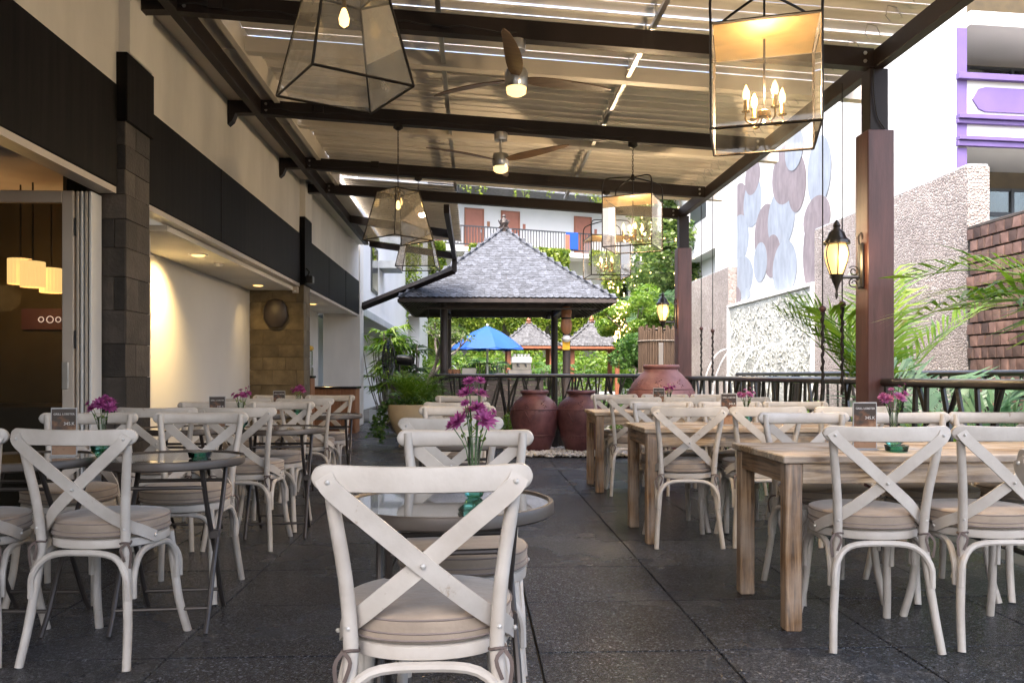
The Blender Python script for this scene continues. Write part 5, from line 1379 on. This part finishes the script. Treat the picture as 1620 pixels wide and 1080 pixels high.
for i, (u, v, ru, rv, mt) in enumerate(disc_uv):
    k = (u - 750) / 1300; d = 6.72 / k; yy = d * .985; z = 1.074 + (593 - v) / 1300 * d; rz_ = 1.12 * rv / 1300 * d; ry = 1.2 * ru / 1300 * d * d / 6.72
    m = MB(); n = 28
    ring = [(yy + ry * math.cos(2 * math.pi * q / n), z + rz_ * math.sin(2 * math.pi * q / n)) for q in range(n)]
    ring = [(min(20.72, max(14.97, a)), max(2.62, b)) for a, b in ring]
    x0 = -.004 - .0012 * i
    m.prism(ring, x0, x0 + .003, 'x'); m.build('painted_disc', M[mt], t, False)
# brown clay tile wall nearer on the right
t = thing('clay_tile_wall', 'brown wall faced with square clay tiles at the right edge', 'wall', (XW - .02, 0, 0))
MB().box(0.02, .28, 6.0, 10.53, -.06, 2.98).build('wall_core', M['grout'], t, False)
tw = .155; tms = []
for k in range(4):
    rs = random.Random(k); m = MB(); n = 4
    vs = [(-.010 - .004 * k, -tw * .41, -tw * .41), (-.006, tw * .41, -tw * .41), (-.016 + .003 * k, tw * .41, tw * .41), (-.010, -tw * .41, tw * .41), (.02, -tw * .455, -tw * .455), (.02, tw * .455, -tw * .455), (.02, tw * .455, tw * .455), (.02, -tw * .455, tw * .455)]
    tms.append(m.add(vs, [(0, 1, 2, 3), (0, 4, 5, 1), (1, 5, 6, 2), (2, 6, 7, 3), (3, 7, 4, 0)]).mesh('clay_tile', M['brick_tile'], False))
cnt = 0; rest = MB()
for r_ in range(19):
    for c in range(29):
        y, z = 10.45 - tw * (c + (.5 if r_ % 2 else 0)), .04 + tw * (r_ + .5)
        if y < 6.1: continue
        if c < 15: o = link('clay_tile', random.choice(tms), t, (0, y, z)); o.rotation_euler = (random.choice((0, math.pi / 2, math.pi)), 0, 0)
        else:
            me = random.choice(tms); rest.add([(v.co.x, v.co.y + y, v.co.z + z) for v in me.vertices], [tuple(p.vertices) for p in me.polygons])
tag(rest.build('clay_tiles', M['brick_tile_isl'], t, False), kind='stuff')
MB().box(0.0, .30, 6.0, 10.53, 2.98, 3.02, .006).build('coping', M['stone'], t, False)

# ================================================================== WHITE AND PURPLE BUILDING
t = thing('purple_trim_building', 'white building with purple bands and dark framed windows at upper right', 'building', (8.3, 13.75, 0), R(5))
def up(name, mb, mat, par=None): return mb.build(name, M[mat], par or t, False)
def zz(v, d=14.0): return 1.074 + (593 - v) / 1300 * d
up('front_wall', MB().box(.17, 9, .0, .3, -.06, zz(364)).box(0, .0 + .17, 0, .3, -.06, 9.5), 'plaster_out')
up('parapet', MB().box(.17, 9, 0, .25, zz(229), zz(113)), 'plaster_out')
up('floor_slab', MB().box(.17, 9, .25, 1.6, zz(229) + .02, zz(215)), 'plaster_out')
up('side_wall', MB().box(0, .2, .3, 11, -.06, 9.5), 'plaster_out')
up('roof_slab', MB().box(.17, 9, -.1, 1.6, zz(37), zz(15)), 'plaster_out')
up('corner_strip', MB().box(-.02, .16, -.02, -.002, zz(229), zz(40)).box(-.02, .16, -.02, -.002, zz(270), zz(231)), 'purple')
for (va, vb, pr) in ((123, 113, .10), (186, 179, .12), (193, 186.5, .07), (220, 214, .12), (229, 220.5, .08)):
    up('purple_cornice', MB().box(-.04, 9, -pr, -.003, zz(va), zz(vb), .006), 'purple')
poly = [(.30, zz(158)), (.26, zz(153)), (.30, zz(148)), (.38, zz(136)), (.50, zz(133)), (6, zz(133)), (6, zz(172)), (.50, zz(172)), (.38, zz(168))]
up('purple_plaque', MB().prism(poly, -.03, -.002), 'purple')
for (va, vb, cur) in ((112, 47, False), (364, 262, True)):
    w = up('window', MB(), 'darkframe') if False else None
    fr = MB()
    for (a, b, c, d) in ((.17, 6, zz(vb) - .05, zz(vb)), (.17, 6, zz(va), zz(va) + .05), (.17, 6, zz((va * .45 + vb * .55)) - .04, zz((va * .45 + vb * .55)) + .04)): fr.box(a, b, 1.35, 1.42, c, d)
    for x in (.17, 1.15, 2.1, 3.05, 4.0): fr.box(x, x + .06, 1.34, 1.43, zz(va), zz(vb))
    w = up('window', fr, 'darkframe')
    MB().box(.2, 6, 1.375, 1.385, zz(va), zz(vb)).build('window_pane', M['winglass'], w, False)
    if cur:
        cm = MB(); vs = []; nn = 120
        for i in range(nn + 1):
            x = .25 + 5.7 * i / nn; yq = 1.62 + .035 * math.sin(i * 1.35)
            vs += [(x, yq, zz(va)), (x, yq, zz(vb))]
        cm.add(vs, [(2 * i, 2 * i + 2, 2 * i + 3, 2 * i + 1) for i in range(nn)]); cm.build('curtain', M['curtain'], w)
up('room_back', MB().box(.17, 9, 2.4, 2.5, zz(370), 9.5), 'interior')
up('drain_pipe', MB().tube([(-.06, 4.2, 2.4), (-.06, 4.2, 9.5)], .045, 8), 'whitemetal')
t = thing('white_block', 'plain white building block with a projecting upper storey behind the mural wall', 'building', (8.3, 25.3, 0))
MB().box(0, 6, 0, 9, -.06, 5.2).build('lower_storey', M['plaster_out'], t, False); MB().box(-.5, 6, -.3, 9, 5.2, 11).build('upper_storey', M['plaster_out'], t, False); MB().box(-.52, -.5, 2, 4, 6.4, 7.6).build('window', M['darkframe'], t, False)

# ================================================================== HOTEL BEHIND THE PAVILION
t = thing('hotel_building', 'white hotel building with terracotta doors and a gallery behind the pavilion', 'building', (0, 42, 0), R(18.6))
def hp(name, mb, mat, par=None, sm=False): return mb.build(name, M[mat], par or t, sm)
hp('facade', MB().box(-16, 26, 0, .4, -.06, 10.5), 'plaster_out')
hp('gallery_slab', MB().box(-16, 26, -1.3, 0, 7.15, 7.4), 'plaster_out')
hp('lower_slab', MB().box(-16, 26, -1.6, 0, 4.0, 4.35), 'plaster_out')
hp('eave', MB().box(-16, 26, -1.7, .4, 10.3, 10.62), 'slate')
hp('roof', MB().add([(-16, -1.7, 10.62), (26, -1.7, 10.62), (26, 3, 13.0), (-16, 3, 13.0), (-16, 3, 10.6), (26, 3, 10.6)], [(0, 1, 2, 3), (3, 2, 5, 4), (0, 3, 4), (1, 5, 2)]), 'slate')
for s in (-6.4, -2.2, 0, 1.98, 6.15, 10.2):
    d = hp('door', MB().box(s - .45, s + .45, -.05, -.004, 7.4, 9.5), 'hoteldoor')
    fr = MB()
    for (a, b, c, e) in ((s - .52, s - .455, 7.4, 9.57), (s + .455, s + .52, 7.4, 9.57), (s - .52, s + .52, 9.505, 9.57)): fr.box(a, b, -.07, -.002, c, e)
    hp('door_frame', fr, 'orangewood', d)
    hp('door_handle', MB().box(s + .33, s + .37, -.09, -.05, 8.35, 8.5), 'steel', d)
    hp('room_number', MB().box(s + .7, s + .85, -.03, -.002, 8.7, 8.95), 'hoteldoor' if s > 1 else 'cabinet')
for s in (-8.5, -4.2, 4.1, 8.2):
    w = hp('window', MB().box(s - .7, s + .7, -.04, -.003, 5.0, 6.6), 'darkframe'); hp('window_pane', MB().box(s - .62, s + .62, -.05, -.041, 5.08, 6.52), 'winglass', w)
for z in (8.42, 7.52): hp('handrail', MB().box(-16, 26, -1.28, -1.22, z - .03, z + .03), 'darkframe')
bal = MB().box(-.016, .016, -.016, .016, 0, .9).mesh('baluster', M['darkframe'], False)
for i in range(110): link('baluster', bal, t, (-4.2 + i * .155, -1.25, 7.5))
tw_ = thing('blue_towel', 'blue towel hanging on the hotel gallery railing', 'towel', (0, 42, 0), R(18.6))
MB().box(4.55, 5.25, -1.34, -1.30, 7.55, 8.44, .01).build('towel_front', M['blue'], tw_, False); MB().box(4.5, 4.75, -1.36, -1.342, 7.5, 8.3).build('towel_fold', M['hoteldoor'], tw_, False)
# vines hanging from gallery and eave
def vines(name, label, s0, s1, z_hi, lo, hi, n, yoff, seed, mat='leaf_vine', size=.16, gaps=True):
    r2 = np.random.default_rng(seed); ps = []
    for i in range(n):
        s = r2.uniform(s0, s1)
        if gaps and math.sin(s * 1.9 + seed) < -.35: continue
        Lh = r2.uniform(lo, hi) * (.6 + .4 * math.sin(s * 2.7 + seed)); k = max(3, int(Lh / .07))
        zz_ = z_hi - np.linspace(0, abs(Lh), k); x = s + np.cumsum(r2.normal(size=k) * .015); y = yoff + r2.normal(size=k) * .10
        ps.append(np.stack([x, y, zz_], 1))
    p = np.concatenate(ps); v, f = leaf_quads(p, size, r2, up=-.5, aspect=.55)
    c, s_ = math.cos(R(18.6)), math.sin(R(18.6)); v = np.stack([v[:, 0] * c - v[:, 1] * s_, v[:, 0] * s_ + v[:, 1] * c + 42, v[:, 2]], 1)
    return tag(np_mesh(name, v, f, M[mat]), label, 'vines', kind='stuff')
vines('hanging_vines', 'yellow-green vines hanging below the hotel gallery', -9, 12, 7.5, 1.2, 3.0, 1700, -1.4, 1, size=.21)
vines('hanging_vines', 'dense curtain of yellow-green vines hanging before the hotel ground floor', -12, 14, 4.5, 2.2, 4.6, 5200, -1.75, 2, size=.2, gaps=False)
vines('hanging_vines', 'sparse vines hanging from the hotel roof edge', -9, 14, 10.5, .25, .9, 300, -1.75, 3)

# white wing on the left behind the end pillar
t = thing('white_wing', 'white annex wing with awning slab left of the pavilion', 'building', (-2.6, 18.6, 0))
MB().box(-3, 0, .0, 14, 2.62, 8.0).build('upper_wall', M['plaster_out'], t, False); MB().box(-3, -1.0, 0.3, 14, -.06, 2.42).build('lower_wall', M['plaster_out'], t, False)
MB().box(-3, .10, -.1, 14.2, 2.42, 2.61, .01).build('awning_slab', M['greyplanter'], t, False); MB().box(-3, .55, 4.0, 5.2, 4.0, 4.2).build('balcony_slab', M['greyplanter'], t, False)
w = MB().box(.003, .03, 2.2, 3.6, 3.2, 4.4).build('window', M['darkframe'], t, False); MB().box(.031, .036, 2.28, 3.52, 3.28, 4.32).build('window_pane', M['winglass'], w, False)
t = thing('white_wing', 'tall white annex block with balconies farther left of the pavilion roof', 'building', (-3.4, 33.2, 0))
MB().box(-4, 1.2, 0, 6, -.06, 12).build('wall', M['plaster_out'], t, False)
for z in (3.4, 6.4, 9.4): MB().box(-4, 1.8, -.9, 0, z, z + .25).build('balcony_slab', M['plaster_out'], t, False)
vv = vines('hanging_vines', 'green vines on the white annex left of the pavilion', -8.5, -5.2, 7.5, 2.0, 5.0, 160, -9.2, 5)

# ================================================================== TREES AND PALMS
def tree(name, label, x, y, h, crown, trunk_r, seed, mat='leaf_tree', per=520, size=.20, ncl=26, group='garden trees', bark='bark'):
    r2 = np.random.default_rng(seed); t = thing(name, label, 'tree', (x, y, -.06), 0, group)
    cx, cyy, cz, z0 = crown
    m = MB(); top = (r2.uniform(-.3, .3), r2.uniform(-.3, .3), z0)
    m.tube(bez([(0, 0, 0), (r2.uniform(-.15, .15), 0, z0 * .4), top], 8), [trunk_r * (1 - .45 * i / 8) for i in range(9)], 8)
    cs = []; rd = []
    for k in range(ncl):
        d = r2.normal(size=3); d /= np.linalg.norm(d); q = r2.uniform(.45, 1.0)
        c = (d[0] * cx * q, d[1] * cyy * q, z0 + cz * .6 + d[2] * cz * q); cs.append(c); s = r2.uniform(.22, .42); rd.append((cx * s, cyy * s, cz * s * .75))
        if k < 12: m.tube(bez([top, (c[0] * .45, c[1] * .45, z0 + (c[2] - z0) * .4), c], 6), [trunk_r * .4 * (1 - .12 * i) for i in range(7)], 5)
    m.build('trunk', M[bark], t)
    v, f = leaf_quads(cloud(r2, cs, rd, per), size, r2, aspect=.55); np_mesh('crown', v, f, M[mat], t)
    return t
tree('broadleaf_tree', 'tall dark green tree behind the far column', 8.4, 34, 9, (2.6, 2.2, 3.0, 4.6), .22, 31, size=.22, per=700)
tree('broadleaf_tree', 'large tree left of the mural above the far pebble wall', 9.0, 31, 9, (2.6, 2.4, 3.2, 4.4), .22, 32, size=.2, per=700)
tree('broadleaf_tree', 'bright green tree right of the pavilion roof', 4.9, 25.0, 5, (1.15, 1.1, 1.0, 2.3), .09, 33, 'leaf_bright', size=.11, per=420)
tree('broadleaf_tree', 'dark tree rising behind the garden right of the hotel gallery', 10.2, 39, 10, (3.0, 2.5, 3.6, 5.0), .25, 34, per=700, size=.24)
tree('broadleaf_tree', 'low dark leafy tree at the foot of the far column', 4.6, 21.5, 3, (1.0, .9, .9, 1.1), .07, 35, 'leaf_dark', size=.12, per=420)
tree('broadleaf_tree', 'tree with yellowish leaves far right of the mural gap', 12.0, 36, 10, (3.2, 3, 3.4, 5.0), .22, 36, per=600, size=.24)
def frangi(x, y, label, seed):
    r2 = np.random.default_rng(seed); t = thing('frangipani_tree', label, 'tree', (x, y, -.06)); m = MB(); tips = []
    def grow(p, d, L, r, lev):
        q = p + d * L; m.tube(bez([p, p.lerp(q, .5) + Vector(r2.normal(size=3)) * .04, q], 4), [r, r * .9, r * .85, r * .8, r * .75][:5], 6)
        if lev == 0: tips.append(q); return
        for k in range(3 if lev > 1 else 2):
            a = r2.uniform(0, 6.28); nd = (d + Vector((math.cos(a), math.sin(a), r2.uniform(-.1, .4))) * .75).normalized(); grow(q, nd, L * .72, r * .7, lev - 1)
    grow(Vector((0, 0, 0)), Vector((.1, 0, 1)), 1.05, .075, 3); m.build('trunk', M['bark'], t)
    v, f = leaf_quads(cloud(r2, [tuple(q) for q in tips], [(.16, .16, .14)] * len(tips), 16), .16, r2, aspect=.35); np_mesh('crown', v, f, M['leaf_tree'], t)
frangi(-1.35, 23.0, 'small frangipani with bare grey limbs left of the pavilion', 41)
def palm(x, y, z, h, n, L, mat, label, seed, leaflet=.42, el=(.2, 1.3), nl=24, wid=.03, trunk=True, az=None, droop=(1.0, 1.9), cat='palm'):
    r2 = np.random.default_rng(seed); t = thing('garden_palm', label, cat, (x, y, z), 0, 'garden palms')
    if trunk: MB().tube(bez([(0, 0, 0), (.03, .02, h * .5), (0, 0, h)], 8), [.06 - .015 * i / 8 for i in range(9)], 8).build('trunk', M['bark'], t)
    for k in range(n):
        a = r2.uniform(0, 6.28) if az is None else r2.uniform(*az)
        frond(MB() if False else (m := MB()), r2, (r2.uniform(-.05, .05), r2.uniform(-.05, .05), h), a, r2.uniform(*el), L * r2.uniform(.75, 1.1), r2.uniform(*droop), leaflet, nl, wid); m.build('frond', M[mat], t, False)
    return t
palm(6.35, 29, -.06, 3.0, 16, 1.7, 'leaf_blue', 'feathery palm crown left of the far column', 51, .55, wid=.05)
palm(3.60, 7.15, -.06, .75, 8, 1.5, 'leaf_palm', 'areca palm fanning out behind the near column', 52, .48, (1.0, 1.45), 26, .032, True, None, (.5, 1.0))
palm(3.85, 6.45, -.06, .35, 8, 1.2, 'leaf_blue', 'grey-green palm right of the near column', 53, .46, (.6, 1.2), 28, .036, True, None, (.6, 1.3))
palm(4.15, 4.75, -.06, 1.35, 6, 1.45, 'leaf_palm', 'palm at the right picture edge reaching over the railing', 54, .42, (.15, .75), 24, .034, True, (2.5, 3.9), (.7, 1.2))
# dense rhapis clump behind the end pillar, in a grey planter
t = thing('stone_planter', 'grey stone planter box at the foot of the white end pillar', 'planter', (-2.05, 19.3, -.06)); MB().box(-.35, .35, -.3, .3, 0, .34, .01).build('box_body', M['greyplanter'], t, False); MB().box(-.30, .30, -.25, .25, .34, .345).build('soil', M['soil'], t, False)
def fan_palm(x, y, z, h, n, label, seed, mat='leaf_dark', sp=.35, L=.46):
    r2 = np.random.default_rng(seed); t = thing('fan_palm', label, 'palm', (x, y, z), 0, 'broad fan palms'); st = MB(); lf = MB()
    for k in range(n):
        a = r2.uniform(0, 6.28); q = r2.uniform(0, sp); zt = h * r2.uniform(.25, 1.0); b = Vector((q * math.cos(a), q * math.sin(a), 0)); tp = b * 1.5 + Vector((r2.normal() * .06, r2.normal() * .06, zt))
        st.tube(bez([b * .6, b.lerp(tp, .5), tp], 4), .012, 4)
        a2 = r2.uniform(0, 6.28); out = Vector((math.cos(a2), math.sin(a2), r2.uniform(-.1, .5))).normalized(); sd = out.cross(Vector((0, 0, 1))).normalized(); up_ = sd.cross(out)
        o = tp + out * .1; nl = 9
        for i in range(nl):
            th = (i / (nl - 1) - .5) * 2.6; d = (out * math.cos(th) + sd * math.sin(th)).normalized(); l = L * r2.uniform(.8, 1.15); w = .065; sv = up_.cross(d).normalized() * w / 2
            tip = o + d * l + Vector((0, 0, -l * r2.uniform(.15, .55))); lf.add([o, o + d * l * .5 + sv, tip, o + d * l * .5 - sv], [(0, 1, 2, 3)])
    st.build('stem', M['bark'], t); lf.build('foliage', M[mat], t, False)
fan_palm(-2.05, 19.3, .25, 1.9, 70, 'dense fan palm in the grey planter beside the white pillar', 61, 'leaf_palm')
fan_palm(-1.75, 20.3, -.06, 2.0, 60, 'dense fan palm behind the grey planter', 62)
fan_palm(-1.1, 14.6, -.06, .9, 30, 'low fan palm behind the cream planter', 63, 'leaf_dark', .3, .3)
fan_palm(.5, 27.5, -.06, 1.6, 90, 'wide fan palm clump beneath the blue parasol', 64, 'leaf_dark', 1.0)
fan_palm(2.6, 29.0, -.06, 1.5, 90, 'wide fan palm clump between the small pavilions', 65, 'leaf_dark', 1.0)
fan_palm(-.7, 27.5, -.06, 1.6, 60, 'fan palm clump left of the blue parasol', 66, 'leaf_palm', .7)
# low hedge outside the right railing
def hedge(name, label, x0, x1, y0, y1, h, n, seed, mat='leaf_bright', size=.05):
    r2 = np.random.default_rng(seed); p = np.stack([r2.uniform(x0, x1, n), r2.uniform(y0, y1, n), h * (r2.uniform(0, 1, n) ** .45)], 1); p[:, 2] *= .8 + .2 * np.sin(p[:, 1] * 5) * np.sin(p[:, 0] * 7)
    v, f = leaf_quads(p, size, r2); return tag(np_mesh(name, v, f, M[mat]), label, 'hedge', kind='stuff')
hedge('low_hedge', 'low leafy green hedge outside the right railing', 3.2, 4.5, 2.0, 9.5, .80, 16000, 71)
hedge('low_hedge', 'green ground cover between railing and fountain', 3.2, 6.3, 9.5, 15.0, .5, 9000, 72, size=.07)
hedge('garden_hedge', 'tall dark hedge before the hotel ground floor', -7, 9, 35, 37, 2.3, 12000, 74, 'leaf_bright', .2)
hedge('low_hedge', 'green ground cover around the bar pavilion', -1.5, 6.0, 21.8, 24.5, .55, 7000, 73, 'leaf_dark', .09)
# round bamboo screen and white notice behind the largest jar
t = thing('bamboo_screen', 'round brown bamboo screen behind the largest clay jar', 'screen', (3.15, 13.9, 0))
for k in range(46):
    a = k * 2 * math.pi / 46; MB().tube([(.33 * math.cos(a), .33 * math.sin(a), 0), (.325 * math.cos(a), .325 * math.sin(a), 1.86 + .05 * math.sin(k * 2.3))], .024, 6).build('bamboo_cane', M['bamboo'], t)
for z in (.5, 1.1, 1.65): MB().tube([(.352 * math.cos(a * .1963), .352 * math.sin(a * .1963), z) for a in range(33)], .012, 5, False).build('binding', M['bark'], t)
MB().lathe([(.30, 1.84), (.02, 1.88)], 20).build('cap', M['bamboo'], t)
t = thing('white_notice', 'narrow white notice board beside the far column', 'sign', (2.82, 12.3, 1.14)); MB().box(-.03, .035, 0, .02, 0, .42, .003).build('board', M['whitemetal'], t, False); MB().tube([(0, .01, -1.14), (0, .01, 0)], .01, 6).build('stake', M['steel'], t)
# black pedestal fan seen from the side
t = thing('pedestal_fan', 'large black outdoor pedestal fan seen side-on behind the cream planter', 'fan', (-1.62, 17.9, 0))
MB().tube([(0, 0, 0), (0, 0, 1.35)], .03, 10).build('pole', M['iron'], t); MB().lathe([(.3, 0), (.3, .04), (.05, .08)], 20).build('base', M['iron'], t)
MB().tube([(-.05, 0, 1.40), (.05, 0, 1.40), (.28, -.02, 1.38), (.33, -.02, 1.38)], [.10, .115, .115, .05], 14).build('motor', M['iron'], t)
cg = MB()
for k in range(36):
    a = k * math.pi / 18
    cg.tube(bez([(-.10, .05 * math.cos(a), 1.40 + .05 * math.sin(a)), (-.13, .3 * math.cos(a), 1.40 + .3 * math.sin(a)), (-.22, .47 * math.cos(a), 1.40 + .47 * math.sin(a)), (-.33, .3 * math.cos(a), 1.40 + .3 * math.sin(a)), (-.36, .05 * math.cos(a), 1.40 + .05 * math.sin(a))], 12), .006, 4)
for (x, r) in ((-.13, .3), (-.22, .47), (-.33, .3)): cg.tube([(x, r * math.cos(a * .19635), 1.40 + r * math.sin(a * .19635)) for a in range(33)], .008, 4, False)
cg.build('guard', M['iron'], t)
for k in range(4):
    a = k * math.pi / 2 + .4; m = MB(); c, s_ = math.cos(a), math.sin(a)
    m.add([(-.20, .06 * c - .03 * s_, 1.4 + .06 * s_ + .03 * c), (-.26, .42 * c - .12 * s_, 1.4 + .42 * s_ + .12 * c), (-.20, .42 * c + .12 * s_, 1.4 + .42 * s_ - .12 * c), (-.24, .06 * c + .03 * s_, 1.4 + .06 * s_ - .03 * c)], [(0, 1, 2, 3)]); m.build('fan_blade', M['iron'], t)
# buffet cabinet and juice dispenser in the third bay
t = thing('buffet_cabinet', 'brown timber buffet cabinet with black top beside the white pillar', 'cabinet', (-2.72, 15.3, 0))
for k in range(4): MB().box(-.52 + k * .262, -.265 + k * .262, -.02, .0, .06, .82, .004).build('cabinet_door', M['cabinet'], t, False)
MB().box(-.52, .53, 0, .55, 0, .82).build('carcass', M['cabinet'], t, False); MB().box(-.54, .56, -.05, .58, .82, .86, .004).build('counter_top', M['blackstone'], t, False)
t = thing('dispenser_stand', 'tall brown timber stand under the juice dispenser', 'stand', (-2.93, 14.3, 0)); MB().box(-.22, .12, 0, .35, 0, 1.02).build('carcass', M['cabinet'], t, False); MB().box(-.24, .14, -.02, .37, 1.02, 1.06, .004).build('stand_top', M['blackstone'], t, False)
t = thing('juice_dispenser', 'juice dispenser with yellow lid on the brown stand', 'dispenser', (-2.90, 14.4, 1.06)); MB().box(-.09, .09, -.08, .12, 0, .16, .01).build('base', M['steel'], t); MB().box(-.085, .085, -.08, .12, .17, .44, .015).build('tank', M['clear'], t); MB().box(-.1, .1, -.1, .14, .44, .52, .02).build('lid', M['yellowplastic'], t); MB().tube([(0, -.08, .16), (0, -.14, .14)], .015, 6).build('tap', M['yellowplastic'], t)
# fairy lights wound through the tree
def fairy(x0, x1, y, z0, z1, n, label, seed):
    r2 = np.random.default_rng(seed); t = thing('fairy_lights', label, 'fairy lights', (0, y, 0)); bm_ = MB().ball((0, 0, 0), .022, 5, 4).mesh('light_bead', M['fairy']); w = []
    for k in range(n):
        p = (r2.uniform(x0, x1), r2.normal() * .25, r2.uniform(z0, z1)); link('light_bead', bm_, t, p); w.append(p)
    w.sort(key=lambda q: -q[2]); MB().tube(w, .004, 3).build('wire', M['iron'], t)
fairy(4.2, 4.65, 24.5, 2.0, 3.2, 70, 'golden fairy lights beside the right small pavilion roof', 81)
fairy(4.0, 4.5, 24.6, 3.1, 3.9, 26, 'golden fairy lights high beside the pavilion roof', 82)
fairy(4.5, 7.6, 27.0, 3.6, 7.2, 45, 'scattered fairy lights in the dark tree crown', 83)
